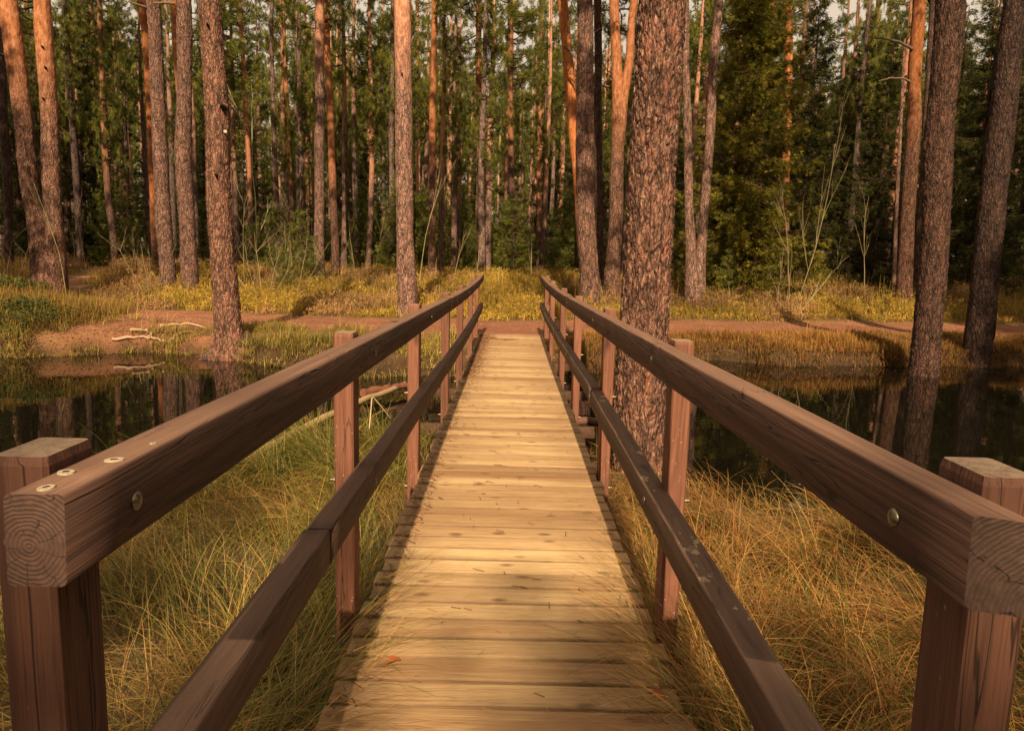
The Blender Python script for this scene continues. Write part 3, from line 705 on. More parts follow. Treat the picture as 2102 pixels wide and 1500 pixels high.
traced_pine('pine_tree', 'thin pale gold pine just right of the bright pine', [(862, 540, 9), (858, 360, 8.5), (857, 200, 8), (856, 0, 7)], 50, orange=.2, val=.78, sat=.40)
traced_pine('pine_tree', 'red-brown pine between the bright pine and the left handrail end', [(886, 565, 15), (888, 400, 14), (889, 200, 13.5), (893, 0, 12)], 32, orange=.45, val=.46, sat=.58, seg=24, dz=.1, fis=.01)
traced_pine('pine_tree', 'dark-footed pine rising over the left handrail end', [(987, 552, 17), (985, 400, 14), (984, 250, 12), (982, 0, 11)], 38, orange=.52, val=.40, sat=.55)
traced_pine('pine_tree', 'dark pine rising between the two handrail ends', [(1052, 556, 14), (1051, 400, 12), (1048, 200, 11), (1048, 0, 10)], 40, orange=.55, val=.36, sat=.5)
traced_pine('pine_tree', 'thin light pine right of the middle', [(1106, 560, 10), (1108, 300, 10), (1110, 150, 9), (1111, 0, 8)], 48, orange=.3, val=.56, sat=.5)
t, b = traced_pine('pine_tree', 'bright orange-red pine leaning right behind the brown pine', [(1205, 590, 27), (1190, 400, 24), (1181, 290, 22), (1168, 140, 21), (1154, 0, 20)], 27, orange=.16, val=.60, sat=.62, seg=24, dz=.1)
add_branch(t, b, 26.2, [(1158, 100), (1172, 116), (1188, 133)], .055, .03, (.11, .08, .05), -.2)
t, b = traced_pine('pine_tree', 'brown pine behind the right handrail with light plated bark', [(1209, 618, 42), (1206, 500, 38), (1203, 350, 36), (1201, 200, 34), (1199, 0, 30)], 20.5, orange=.85, val=.56, sat=.50, seg=44, dz=.06, fis=.018, fs=(13, 5))
knots_on(t, b, 20.5, [(1224, 67, .04, .12), (1206, 210, .03, .02), (1199, 277, .03, .02)])
traced_pine('pine_tree', 'dark violet stem right beside the brown pine', [(1232, 585, 17), (1229, 300, 16), (1228, 150, 15), (1227, 0, 15)], 29, orange=.9, val=.34, sat=.45)
t, b = traced_pine('pine_tree', 'tall forked pine whose red stems part halfway up behind the huge pine', [(1257, 585, 33), (1262, 450, 28), (1268, 330, 27), (1269, 215, 26), (1264, 130, 19), (1262, 0, 18)], 25,
    stems=[(1267, 330, 26), (1275, 215, 22), (1290, 130, 16), (1296, 60, 15), (1303, 0, 15)], orange=.48, val=.50, sat=.55, seg=30, dz=.08, fis=.010, flare=1.2)
t, b = traced_pine('pine_tree', 'pale twin-stemmed pine spreading in a V right of the huge pine', [(1424, 605, 36), (1420, 540, 24), (1414, 430, 18), (1410, 250, 16), (1406, 0, 15)], 23.5,
    stems=[(1436, 600, 26), (1438, 540, 21), (1442, 470, 19), (1453, 330, 18), (1462, 170, 17.5), (1476, 0, 16)], orange=.9, val=.70, sat=.42, seg=30, dz=.08, fis=.010, flare=1.1)
traced_pine('pine_tree', 'red-topped pine coming out of the spruce boughs at right', [(1612, 560, 17), (1614, 350, 16), (1617, 200, 16), (1619, 0, 15)], 31, orange=.32, val=.54, sat=.62)
t, b = traced_pine('pine_tree', 'dark pine with red upper bark left of the thick waterside pine', [(1857, 592, 30), (1862, 450, 28), (1871, 300, 27), (1879, 150, 25), (1887, 0, 23)], 24, orange=.52, val=.38, sat=.62, seg=30, dz=.09, fis=.012)
add_branch(t, b, 24, [(1870, 103), (1840, 92), (1800, 84), (1782, 86)], .05, .02, (.10, .07, .05))
add_branch(t, b, 24, [(1865, 170), (1845, 164), (1815, 166), (1792, 172)], .04, .015, (.13, .09, .06))
traced_pine('pine_tree', 'black-brown stem half hidden behind the thick waterside pine', [(1882, 600, 16), (1893, 400, 15), (1905, 200, 14), (1916, 0, 14)], 28, orange=1, val=.28, sat=.45)
traced_pine('pine_tree', 'thin pale stem left of the dark red-topped pine', [(1835, 578, 8), (1842, 400, 7), (1852, 200, 6), (1857, 80, 5)], 27, orange=1, val=.66, sat=.45, crown=False, top_h=9, seg=10, dz=.3)
traced_pine('pine_tree', 'shadowed pine at the far left edge of the wood', [(22, 560, 17), (14, 350, 16), (6, 200, 15), (-2, 0, 14)], 30, orange=.9, val=.22, sat=.45)

# ------------------------------------------------------------------ forest behind
TR = []
for k in range(5):
    hgt = 18.5; r = np.random.default_rng(k); P = [(0, 0, 0), (.12 * (k - 2), 0, 5), (.10 * (k - 2), .1, 11), (0, 0, hgt)]
    V, Fc = trunk_mesh(P, [.17, .145, .11, .03], 10, .45, 0, seed=k * 3., flare=1.2)
    TR.append(mesh_np('trunk', V, Fc, M_BARK, None, True))
SPRUCE = [spruce_crown(200 + k, 13, 2.5, dz=.30, per=7, tw=16, tri=7, ln=.125).build('crown', M_LEAF) for k in range(3)]
LIT_BOUGH_C = np.array([(.14, .135, .018), (.21, .185, .022), (.080, .085, .014), (.30, .24, .028)])  # spruce greens brightened so this one tree looks sunlit
BOUGH = spruce_crown(290, 13, 2.7, dz=.24, per=9, tw=30, tri=8, ln=.095, cols=LIT_BOUGH_C, droop=.5, bare=.5).build('crown', M_LEAF)
YOUNG_C = np.array([(.12, .145, .026), (.165, .175, .025), (.26, .23, .032), (.080, .110, .028)])
YOUNG = [spruce_crown(300 + k, 4, 1.25, dz=.22, per=7, tw=18, tri=7, ln=.085, cols=YOUNG_C, bare=.12, droop=.12).build('crown', M_LEAF) for k in range(3)]
SAPS = mesh_np('trunk', *trunk_mesh([(0, 0, 0), (0, 0, 13)], [.14, .02], 8, 1.0, 0), M_BARK, None, True)
def copy_tree(name, label, group, x, y, tm, cm, cz, sc, rot, color, cs=1.0, tsc=None):
    root = thing(name, (x, y, Hs(x, y) - .15), label, 'tree', group); root.rotation_euler = (0, 0, rot); root.scale = (sc,) * 3
    a = link('trunk', tm, root); a.color = color
    if tsc: a.scale = tsc
    if cm is not None:
        c_ = link('crown', cm, root, (0, 0, cz)); c_.scale = (cs,) * 3
    return root
pts_used = []
cnt = 0; tries = 0
rr = random.Random(21)
while cnt < 250 and tries < 20000:
    tries += 1
    y = 30 + 92 * rr.random() ** .75; x = (rr.random() * 2 - 1) * (y * .76 + 4)
    if y < 40 and abs(x / y - .0) < .06: continue
    px = 1051 + x / y * F
    if 985 < px < 1020 and rr.random() < .9: continue
    if any((x - a) ** 2 + (y - b_) ** 2 < 2.9 for a, b_ in pts_used): continue
    pts_used.append((x, y)); k = rr.randrange(5); sc = .92 + .22 * rr.random() + max(0, y - 38) * .0062
    shade = .20 + .30 * rr.random() + .26 * math.exp(-(x / y / .3) ** 2)  # bark value raised toward the middle, standing in for hazy light
    root = copy_tree('pine_tree', 'one of many distant pines with a straight stem and high needle crown in the wood', 'distant pines of the wood', x, y, TR[k], CROWNS[rr.randrange(6)], (6.2 + rr.random() * 3.6) if abs(x / y) < .22 else (7.6 + rr.random() * 2.6), sc, rr.random() * 6.28, (rr.choice((.25, .4, .6, 1.0)) + .15 * rr.random(), shade, .28 + .24 * rr.random(), 1), cs=1.22 + .4 * rr.random() + max(0, y - 50) * .004)
    tl = root.children[0]; f_ = (.65 + .6 * rr.random()) / (1 + max(0, y - 38) * .005); tl.scale = (f_, f_, 1); cnt += 1
# spruces
sp_spots = [(1525, 26.5, 1.05), (1640, 34, 1.0), (1740, 38, 1.0), (1790, 32, .8), (1990, 30, .95), (2080, 36, 1.1), (1930, 40, 1.1), (215, 40, .9), (60, 36, .9), (-10, 38, 1.1), (440, 56, .8),
            (700, 52, .85), (760, 46, .6), (1130, 58, .9), (1180, 50, .75), (1310, 44, .9), (1230, 62, 1.0), (1480, 44, 1.0), (1580, 50, 1.1), (1700, 52, 1.1), (1840, 54, 1.2), (540, 60, .9), (620, 66, .9), (340, 58, 1.1), (130, 60, 1.2), (420, 70, 1.1), (2040, 50, 1.2), (1400, 60, 1.1)]
for k in range(34): sp_spots.append((-60 + 2220 * ((k * .618) % 1), 62 + 50 * ((k * .377) % 1), .85 + .5 * ((k * .733) % 1)))
for k, (px, y, sc) in enumerate(sp_spots):
    x = (px - 1056) / F * y
    lb = ('broad drooping spruce with sunlit yellow-green boughs right of the V-shaped pine' if k == 0 else 'one of the dark spruces standing among the pines with boughs to the ground')
    root = copy_tree('spruce_tree', lb, None if k == 0 else 'dark spruces among the pines', x, y, SAPS, BOUGH if k == 0 else SPRUCE[k % 3], .2, sc, k * 1.3, (1, .3, .4, 1))
big = None
for k in range(84):
    if k < 48: px = 700 + rr.random() * 500; y = 36 + rr.random() * 24
    else: px = rr.random() * 2100; y = 33 + rr.random() * 25
    x = (px - 1056) / F * y
    copy_tree('young_spruce', 'one of the small green spruces growing under the pines at the edge of the heath', 'young spruces under the pines', x, y, SAPS, YOUNG[k % 3], .05, .55 + .75 * rr.random(), k * 2.1, (1, .35, .4, 1), tsc=(.25, .25, .3))
for k, (px, y, sc, lb) in enumerate(((590, 24, .42, 'little bright green spruce among bare stems left of the grey-brown pine'), (628, 27, .75, 'young layered conifer beside the grey-brown pine'), (1495, 24.5, .5, 'small spruce at the foot of the V-shaped pine'))):
    copy_tree('young_spruce', lb, None, (px - 1056) / F * y, y, SAPS, YOUNG[k], .02, sc, k, (1, .4, .4, 1), tsc=(.25, .25, .3))

# slender young pines: thin straight stems with a small crown
sl_n = 0
while sl_n < 140:
    y = 33 + 52 * rr.random(); px = rr.random() * 2140 - 20; x = (px - 1056) / F * y
    if any((x - a) ** 2 + (y - b_) ** 2 < .8 for a, b_ in pts_used): continue
    pts_used.append((x, y)); k = rr.randrange(5); q = rr.uniform(.38, .62); mid = math.exp(-((px - 1000) / 520) ** 2)  # mid: stems painted brighter near the middle, like hazy light there
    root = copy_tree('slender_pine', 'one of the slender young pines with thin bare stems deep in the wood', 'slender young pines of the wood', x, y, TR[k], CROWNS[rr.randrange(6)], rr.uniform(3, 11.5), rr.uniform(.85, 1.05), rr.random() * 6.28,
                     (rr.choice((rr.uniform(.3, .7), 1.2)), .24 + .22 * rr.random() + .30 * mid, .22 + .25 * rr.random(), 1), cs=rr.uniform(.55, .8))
    root.children[0].scale = (q, q, 1); sl_n += 1

# far wood closing the view: one mass
mb = MB(); r = np.random.default_rng(5); n_ = 1500
ang = (r.random(n_) * 2 - 1) * .98; dist = 125 + r.random(n_) * 45; tx = np.tan(ang) * dist; ty = dist
hz = H(tx, ty)
for k in range(0, n_, 2):
    mb.tube([(tx[k], ty[k], hz[k]), (tx[k], ty[k], hz[k] + 22)], [.17, .08], 4, (.17, .095, .06), cap=False)
C = np.stack([np.repeat(tx, 34), np.repeat(ty, 34), np.repeat(hz, 34)], 1); q = r.random(len(C))
kindlow = np.repeat(r.random(n_) < .45, 34)
zz = np.where(kindlow, -.5 + 15 * q ** 1.3, 9 + 22 * q); rad = np.where(kindlow, 3.4 * (1 - q) + .4, 2.8 * np.sin(np.clip(q, .1, 1) * 2.6))
az = r.random(len(C)) * 6.283; rq = np.sqrt(r.random(len(C))) * rad
C = C + np.stack([np.cos(az) * rq, np.sin(az) * rq, zz], 1)
gap = (np.abs(C[:, 0] / C[:, 1] + .03) < .022) & (C[:, 2] > .2 * C[:, 1])
C = C[~gap]
needle_tufts(mb, C, np.tile([0, 0, .3], (len(C), 1)), 8, .62, .24, PINE_C * .9, 1.3, r)
tag(link('distant_wood', mb.build('distant_wood', M_LEAF)), 'dense far-off wood closing the view behind the pines', kind='stuff')

# unseen trees added beside and behind the camera to shade foreground and side woods
for k, (x, y, sc, cz) in enumerate(((-7.2, -15, 1.0, 7.0), (7.6, -14.5, 1.0, 7.0), (-10.5, -19, 1.05, 7.5), (11.0, -18, 1.05, 7.5), (3.5, -27.5, .95, 8.4), (-4.0, -30, 1, 8.5), (-14.5, -12, 1, 6), (-17, -8, 1, 6), (-21, -3, 1, 6))):
    copy_tree('pine_tree', 'one of the unseen pines added behind the viewer to shade the foreground', 'added shade pines behind the viewer', x, y, TR[k % 5], CROWNS[k % 6], cz, sc, k * 1.1, (.5, .5, .5, 1), cs=1.15)
for k, (x, y, sc) in enumerate(((-3.2, -15.5, 1.02), (-1.1, -16.5, 1.02), (.9, -16.0, .98), (3.0, -15.8, 1.02), (-2.1, -17.5, 1.12), (0.0, -18.2, 1.1), (2.0, -17.3, 1.1), (-4.3, -17, 1.12), (4.3, -17, 1.12), (5.5, -15, 1.1), (9.5, -9, 1.35), (12.5, -8, 1.6), (15.5, -5, 1.6), (19, -2, 1.6), (13.5, -14, 1.7), (10.5, -13, 1.5), (23, 2, 1.5), (-5.6, -15.5, 1.05), (-13, -11, 1.25), (-19, -6, 1.2), (14.5, 8.5, 1.5), (16, 12.5, 1.5), (18.5, 15.5, 1.6), (21.5, 19.5, 1.6), (25, 24, 1.6), (-14.5, 8, 1.5), (-17.5, 13.5, 1.4), (-19.8, 17, 1.4), (-22.5, 21, 1.5))):
    copy_tree('spruce_tree', 'one of the unseen spruces added beside and behind the viewer to cast shade', 'added shade spruces beside and behind the viewer', x, y, SAPS, SPRUCE[k % 3], .2, sc, k * 1.7, (1, .3, .4, 1))

# ------------------------------------------------------------------ bare saplings
def sapling(name, label, px, d, Hh, lean=0., n=8, r0_=.022, c=(.34, .27, .17), seed=0, spread=.5, stems=1, base_py=None):
    x = (px - 1056) / F * d; r = random.Random(seed); root = thing(name, (x, d, Hs(x, d) - .05), label, 'shrub' if stems > 2 else 'sapling')
    mb = MB()
    def grow(p, dirv, L, rad, lvl):
        k_ = 7; pts = [p]; dv = Vector(dirv)
        for i_ in range(k_):
            dv = (dv + Vector((r.uniform(-1, 1), r.uniform(-1, 1), r.uniform(-.2, .6))) * .10).normalized(); pts.append(pts[-1] + dv * (L / k_))
        mb.tube([tuple(q) for q in pts], np.linspace(rad, rad * .3, k_ + 1), 5 if lvl == 0 else 3, np.array(c) * r.uniform(.8, 1.2), cap=False)
        if lvl < 2:
            for b_ in range(n if lvl == 0 else 3):
                i_ = r.randrange(2, k_); az = r.uniform(0, 6.28)
                dd = (dv * .9 + Vector((math.cos(az), math.sin(az) * .6, .25)) * spread * 1.6).normalized()
                grow(pts[i_], dd, L * r.uniform(.22, .5), rad * .42, lvl + 1)
    for s_ in range(stems):
        a = (s_ - (stems - 1) / 2) * spread * .45
        grow(Vector((a * .3, 0, 0)), Vector((lean + a, r.uniform(-.1, .1), 1)).normalized(), Hh * r.uniform(.75, 1), r0_ * r.uniform(.7, 1), 0)
    link('stem', mb.build('stem', M_TWIG), root); return root
sapling('bare_sapling', 'pale bare sapling, left of the two in front of the dark spruces at right', 1622, 21.5, 3.6, .03, 6, .020, seed=3, spread=.22, c=(.28, .21, .12))
sapling('bare_sapling', 'tallest pale bare sapling with upright forks in front of the dark spruces', 1640, 21, 4.8, .04, 7, .022, seed=8, spread=.2, c=(.30, .24, .13))
sapling('bare_sapling', 'short bare sapling leaning far to the right beside the tall one', 1638, 20.6, 1.8, .85, 4, .018, seed=5, spread=.3, c=(.32, .25, .14))
sapling('bare_sapling', 'thin bare sapling left of the pale pair at right', 1606, 22, 2.6, -.03, 5, .016, seed=15, spread=.3, c=(.22, .16, .1))
sapling('birch_sapling', 'slender whitish birch bending right above the bare thicket at left', 534, 27, 6.2, .06, 4, .026, (.46, .40, .26), 21, .25)
sapling('bare_sapling', 'long thin sapling right beside the bright sunlit pine', 856, 19.0, 4.6, .04, 2, .011, (.38, .33, .15), 22, .12)
sapling('bare_sapling', 'mossy thin sapling right of the forked pine', 146, 19.4, 3.2, -.04, 3, .011, (.22, .19, .08), 23, .2)
sapling('bare_shrub', 'leafless many-stemmed shrub at the far left edge', 14, 19, 2.2, 0, 4, .011, (.16, .11, .07), 24, .6, 4)
sapling('bare_shrub', 'bare thicket of thin stems right of the waterside pine', 545, 22, 2.3, .1, 5, .014, (.28, .21, .11), 25, .8, 5)
sapling('bare_shrub', 'bare thicket left of the grey-brown pine', 610, 24, 2.4, .05, 5, .014, (.30, .23, .12), 26, .7, 5)
sapling('bare_shrub', 'dry tuft of tall stems left of the slender straight pine', 318, 21, 2.0, -.05, 2, .014, (.26, .19, .1), 27, .5, 4)
sapling('bare_sapling', 'leaning twig between the two handrails at the heath edge', 1000, 27, 1.2, -.8, 2, .018, (.4, .26, .14), 28, .3)
sapling('bare_sapling', 'short upright twig near the middle of the heath edge', 1030, 27, 1.0, .0, 1, .014, (.42, .34, .18), 29, .2)
sapling('bare_sapling', 'thin upright sapling just left of the right handrail end', 1094, 30, 3.4, .0, 5, .028, (.28, .2, .11), 30, .3)
sapling('bare_sapling', 'leaning bare twig between the brown pine and forked pine', 1262, 19.5, 1.4, -.45, 2, .013, (.36, .26, .14), 31, .3)
sapling('bare_shrub', 'wiry twigs dipping into the water at the right bank', 1745, 13.9, .75, -.2, 4, .012, (.34, .2, .11), 32, .9, 4)
for k in range(16):
    px = rr.choice([rr.uniform(480, 780), rr.uniform(880, 1180), rr.uniform(1560, 2080), rr.uniform(150, 320)])
    o = sapling('bare_sapling', 'one of the thin bare saplings scattered at the edge of the wood', px, rr.uniform(25, 33), rr.uniform(1.6, 4), rr.uniform(-.1, .1), 5, .018, (.26, .2, .1), 50 + k, .35)
    o['group'] = 'thin bare saplings at the wood edge'

# labels by place: every spruce and sapling is told by the traced trees it shows between
MARKS = [(-40, 'the left picture edge'), (100, 'the left forked pine'), (338, 'the slender left pine'), (384, 'the bulging pine'), (460, 'the waterside pine'), (600, 'the slim sunlit pine'), (656, 'the grey-brown pine'), (834, 'the bright sunlit pine'),
         (985, 'the left handrail end'), (1052, 'the dark pine in the gap'), (1108, 'the right handrail end'), (1206, 'the brown plated pine'), (1262, 'the tall forked pine'), (1350, 'the huge pine'), (1425, 'the V-shaped pine'), (1615, 'the red-topped pine'), (1862, 'the dark red pine'), (1925, 'the thick waterside pine'), (2040, 'the rightmost pine'), (2400, 'the right picture edge')]
def place_labels(objs, what):
    cells = {}
    for o in objs:
        px = 1056 + o.location.x / o.location.y * F; i_ = 0
        while i_ < len(MARKS) - 2 and px > MARKS[i_ + 1][0]: i_ += 1
        cells.setdefault(i_, []).append((px, o))
    ORD = ['leftmost', 'second', 'third', 'fourth', 'fifth', 'sixth', 'seventh', 'eighth', 'ninth', 'tenth', 'eleventh', 'twelfth', 'thirteenth', 'fourteenth', 'fifteenth', 'sixteenth', 'seventeenth', 'eighteenth', 'nineteenth', 'twentieth', 'penultimate', 'rightmost']
    for i_, L in cells.items():
        L.sort(key=lambda q: q[0])
        for k, (px, o) in enumerate(L):
            w_ = what if len(L) == 1 else (ORD[min(k, 21)] + ' ' + what)
            o['label'] = w_ + ' between ' + MARKS[i_][1] + ' and ' + MARKS[i_ + 1][1]
place_labels([o for o in COL.objects if o.get('group') == 'dark spruces among the pines' and o.location.y < 61], 'large spruce')
place_labels([o for o in COL.objects if o.get('group') == 'young spruces under the pines'], 'small spruce')
place_labels([o for o in COL.objects if o.get('group') == 'thin bare saplings at the wood edge'], 'bare sapling')
for o in COL.objects:
    if o.get('group') == 'dark spruces among the pines' and o.location.y >= 61:
        o['group'] = 'far spruces deep in the wood'; o['label'] = 'one of the far spruces filling the depth of the wood'

# ------------------------------------------------------------------ heath, shrubs and grass
def rays_in_view(x, y, m=1.0): return np.abs(x) < y * .74 + m
def blades(C, n, ln, wd, tilt, bend, cols, rng, seg=3, dirbias=None, jit=.06, up=1.0, tipc=1.15):
    """curved ribbon blades: n per centre. C (m,3). returns V,F,T"""
    m = len(C); k = m * n
    c = np.repeat(C, n, 0).copy(); c[:, :2] += rng.normal(size=(k, 2)) * np.repeat(np.broadcast_to(jit, (m,)), n)[:, None]
    az = rng.random(k) * 2 * math.pi
    if dirbias is not None:
        a0, kk = dirbias; az = np.repeat(a0, n) + rng.normal(size=k) * kk
    L = np.repeat(np.broadcast_to(ln, (m,)), n) * (.55 + .75 * rng.random(k))
    e = tilt[0] + (tilt[1] - tilt[0]) * rng.random(k); be = bend[0] + (bend[1] - bend[0]) * rng.random(k)
    h = np.stack([np.cos(az), np.sin(az)], 1); sidev = np.stack([-h[:, 1], h[:, 0], np.zeros(k)], 1)
    sidev[:, 2] = (rng.random(k) - .5) * .8; wds = wd * (.7 + .6 * rng.random(k))
    P = c.copy(); rows = []; tc = []
    col = cols[rng.integers(0, len(cols), k)] * (.7 + .6 * rng.random(k))[:, None]
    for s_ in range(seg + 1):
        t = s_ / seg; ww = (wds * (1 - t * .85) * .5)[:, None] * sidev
        rows.append(np.stack([P - ww, P + ww], 1)); tc.append(np.repeat((col * (.60 + (tipc - .60) * t))[:, None], 2, 1))  # blade roots painted darker, as shade down between the stems
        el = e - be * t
        step = (L / seg)[:, None] * np.concatenate([h * np.cos(el)[:, None], np.sin(el)[:, None] * up], 1); P = P + step
    V = np.stack(rows, 1).reshape(-1, 3); T = np.stack(tc, 1).reshape(-1, 3); st = 2 * (seg + 1)
    b0 = np.arange(k)[:, None] * st; Fq = []
    for s_ in range(seg): Fq.append(np.concatenate([b0 + 2 * s_, b0 + 2 * s_ + 1, b0 + 2 * s_ + 3, b0 + 2 * s_ + 2], 1))
    return V, np.concatenate(Fq), T

r = np.random.default_rng(11)
OLIVE = np.array([(.36, .235, .035), (.46, .29, .042), (.24, .175, .028), (.54, .35, .07), (.40, .20, .05), (.28, .23, .035)])
RUST = np.array([(.36, .19, .075), (.29, .145, .06), (.46, .28, .13), (.33, .23, .06)])
# heath beyond the path
m = 9000
y = 17.2 + 24 * r.random(m) ** 1.15; x = (r.random(m) * 2 - 1) * (y * .74 + 2)
keep = (np.abs(y - path_y(x)) > 1.55 + .5 * r.random(m)) & (side_path(x, y) > .8) & (y > path_y(x)); x, y = x[keep], y[keep]
dens = fbm(x * .5, y * .5, 3); k2 = dens > .30; x, y = x[k2], y[k2]; dens = dens[k2]
edge = sstep(1.2, 3.2, y - path_y(x))
C = np.stack([x, y, H(x, y)], 1); hh = .07 + .62 * edge * np.clip((fbm(x * 1.1 + 4, y * 1.1, 3) - .22) * 1.9, .12, 1)
rust = (fbm(x * .25 + 40, y * .3, 3) > .47)
mb = MB()
for sel, cols in ((~rust, OLIVE), (rust, RUST)):
    if sel.sum():
        cl = cols * .9
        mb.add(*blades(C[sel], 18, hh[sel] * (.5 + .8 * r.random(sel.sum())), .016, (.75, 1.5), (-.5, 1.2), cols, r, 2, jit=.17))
        P_ = np.repeat(C[sel], 7, 0); hq = np.repeat(hh[sel], 7); P_ = P_ + np.stack([r.normal(size=len(P_)) * .17, r.normal(size=len(P_)) * .17, hq * (.3 + .75 * r.random(len(P_)))], 1)
        needle_tufts(mb, P_, np.tile([0, 0, .8], (len(P_), 1)), 5, .075, .022, cl, 1.1, r)
tag(link('heath', mb.build('heath', M_HEATH)), 'yellow-green and rusty heather covering the ground beyond the path', kind='stuff')
# strip between path and water, both sides
m = 9000
x = (r.random(m) * 2 - 1) * 13; yf = far_bank(x); y = yf - .26 + r.random(m) ** 1.9 * 2.7
keep = (y < path_y(x) - 1.35) & ~((np.abs(x) < .8) & (y < 15)) & rays_in_view(x, y, 2) & ((fbm(x * 1.2, y * 1.2 + 30, 3) > .33) | (y < yf + .35)); x, y = x[keep], y[keep]
bare = (x > -8.7) & (x < -5.2) & (y > yf[keep] + .30) & (r.random(len(x)) < .72); x, y = x[~bare], y[~bare]
C = np.stack([x, y, H(x, y)], 1); mb = MB(); right = x > .6
BANKL = np.array([(.36, .27, .05), (.42, .31, .07), (.22, .20, .035), (.48, .35, .11), (.32, .19, .06)])
BANKR = np.array([(.32, .13, .04), (.22, .09, .03), (.34, .19, .045), (.18, .13, .025)])
rl = ~right & ((fbm(C[:, 0] * 1.5 + 8, C[:, 1] * 2.2, 3) > .45) | (C[:, 1] < far_bank(C[:, 0]) + .12))
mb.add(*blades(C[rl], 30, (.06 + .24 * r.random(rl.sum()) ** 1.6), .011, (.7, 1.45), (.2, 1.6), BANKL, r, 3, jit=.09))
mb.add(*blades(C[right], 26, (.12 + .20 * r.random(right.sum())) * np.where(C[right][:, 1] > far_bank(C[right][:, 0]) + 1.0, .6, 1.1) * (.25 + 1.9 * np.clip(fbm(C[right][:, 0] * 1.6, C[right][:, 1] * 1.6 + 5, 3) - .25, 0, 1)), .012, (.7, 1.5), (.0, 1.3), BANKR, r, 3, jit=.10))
tag(link('bank_grass', mb.build('bank_grass', M_HEATH)), 'short grass and dry stalks growing along the far water edge', kind='stuff')
# bilberry mound at left
m = 3600; x = -11.2 + r.normal(size=m) * 2.2; y = 14.6 + r.normal(size=m) * 1.5
keep = (y > far_bank(x) + .05) & (x < -7.9 - .35 * np.abs(y - 14.3)) & (y < 18.2); x, y = x[keep], y[keep]
C = np.stack([x, y, H(x, y)], 1); mb = MB()
mb.add(*blades(C, 22, .10 + .30 * r.random(len(C)), .011, (.7, 1.5), (-.4, .9), np.vstack([OLIVE * .75, RUST * .6]), r, 2, jit=.13))
tag(link('shrub_stems', mb.build('shrub_stems', M_HEATH)), 'low olive shrub twigs on the mound by the left water', kind='stuff')
mb = MB(); C2 = np.repeat(C, 9, 0) + np.stack([r.normal(size=len(C) * 9) * .12, r.normal(size=len(C) * 9) * .12, .08 + .26 * r.random(len(C) * 9)], 1)
low = np.repeat(fbm(x * .9, y * .9 + 70, 3) > .43, 9) & (C2[:, 1] < 15.6)
C2 = C2[low]
needle_tufts(mb, C2, np.tile([0, -.2, .4], (len(C2), 1)), 4, .045, .035, np.array([(.060, .085, .022), (.085, .10, .025), (.045, .07, .022), (.15, .15, .035)]), 1.2, r)
tag(link('shrub_leaves', mb.build('shrub_leaves', M_LEAF)), 'small dark green leaves of low shrubs on the mound by the left water', kind='stuff')

# near meadow grass, both sides
STRAW = np.array([(.48, .29, .075), (.56, .37, .11), (.40, .215, .06), (.32, .24, .045), (.50, .255, .07)])
GREEN = np.array([(.12, .135, .020), (.17, .175, .028), (.08, .095, .018), (.24, .22, .04)])
def meadow(side, name, label, seed, m, cols_s, cols_g):
    r = np.random.default_rng(seed); x = side * (.74 + 5.6 * r.random(m) ** 1.1); y = 1.1 + 6.2 * r.random(m)
    keep = (y < near_bank(x) - .12) & (np.abs(x) < y * .85 + 1.6) & ~((np.hypot(x - 1.03, y - 6.0) < .3)); x, y = x[keep], y[keep]
    C = np.stack([x, y, H(x, y) + .01], 1); mb = MB()
    f = fbm(x * .8 + seed, y * .8, 3); gr = f > (.43 if side < 0 else .52)
    flow = fbm(x * .6 + 9, y * .6 + seed, 2) * 8.0
    # matted old straw lying over
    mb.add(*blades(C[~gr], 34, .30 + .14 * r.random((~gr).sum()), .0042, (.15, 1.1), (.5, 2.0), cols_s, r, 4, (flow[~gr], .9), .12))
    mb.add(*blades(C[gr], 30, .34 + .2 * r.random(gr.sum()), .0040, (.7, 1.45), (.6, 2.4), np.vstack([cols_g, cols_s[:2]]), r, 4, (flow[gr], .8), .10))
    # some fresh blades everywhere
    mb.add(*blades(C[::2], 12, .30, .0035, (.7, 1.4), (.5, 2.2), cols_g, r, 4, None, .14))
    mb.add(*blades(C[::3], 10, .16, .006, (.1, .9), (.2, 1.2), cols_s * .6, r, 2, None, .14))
    return mb, r
mb, r = meadow(-1, 'l', '', 31, 1150, STRAW, GREEN)
# tussocks with long arching blades: pool edge and beside the deck
def tussock(mb, r, x, y, n, L, a0, spread, cols, tilt=(.6, 1.35), bend=(1.0, 2.5), wd=.0045):
    C = np.array([[x, y, Hs(x, y) + .02]]); mb.add(*blades(C, n, np.array([L]), wd, tilt, bend, cols, r, 6, (np.array([a0]), spread), .07))
for (x, y, n_, L, a0) in ((-1.62, 5.9, 420, .85, 2.7), (-1.35, 5.5, 380, .75, 2.5), (-1.75, 5.3, 380, .7, 3.3), (-1.2, 6.3, 260, .6, 2.2), (-2.2, 5.0, 260, .55, 3.2), (-1.05, 4.9, 260, .5, 2.4), (-1.0, 4.2, 200, .45, 2.8),
                       (-.86, 6.2, 140, .4, 1.5), (-.82, 5.4, 150, .4, 1.5), (-.82, 7.0, 120, .4, 1.2)):
    tussock(mb, r, x, y, n_, L, a0, .9, np.vstack([GREEN * 1.25, STRAW[:2], GREEN]))
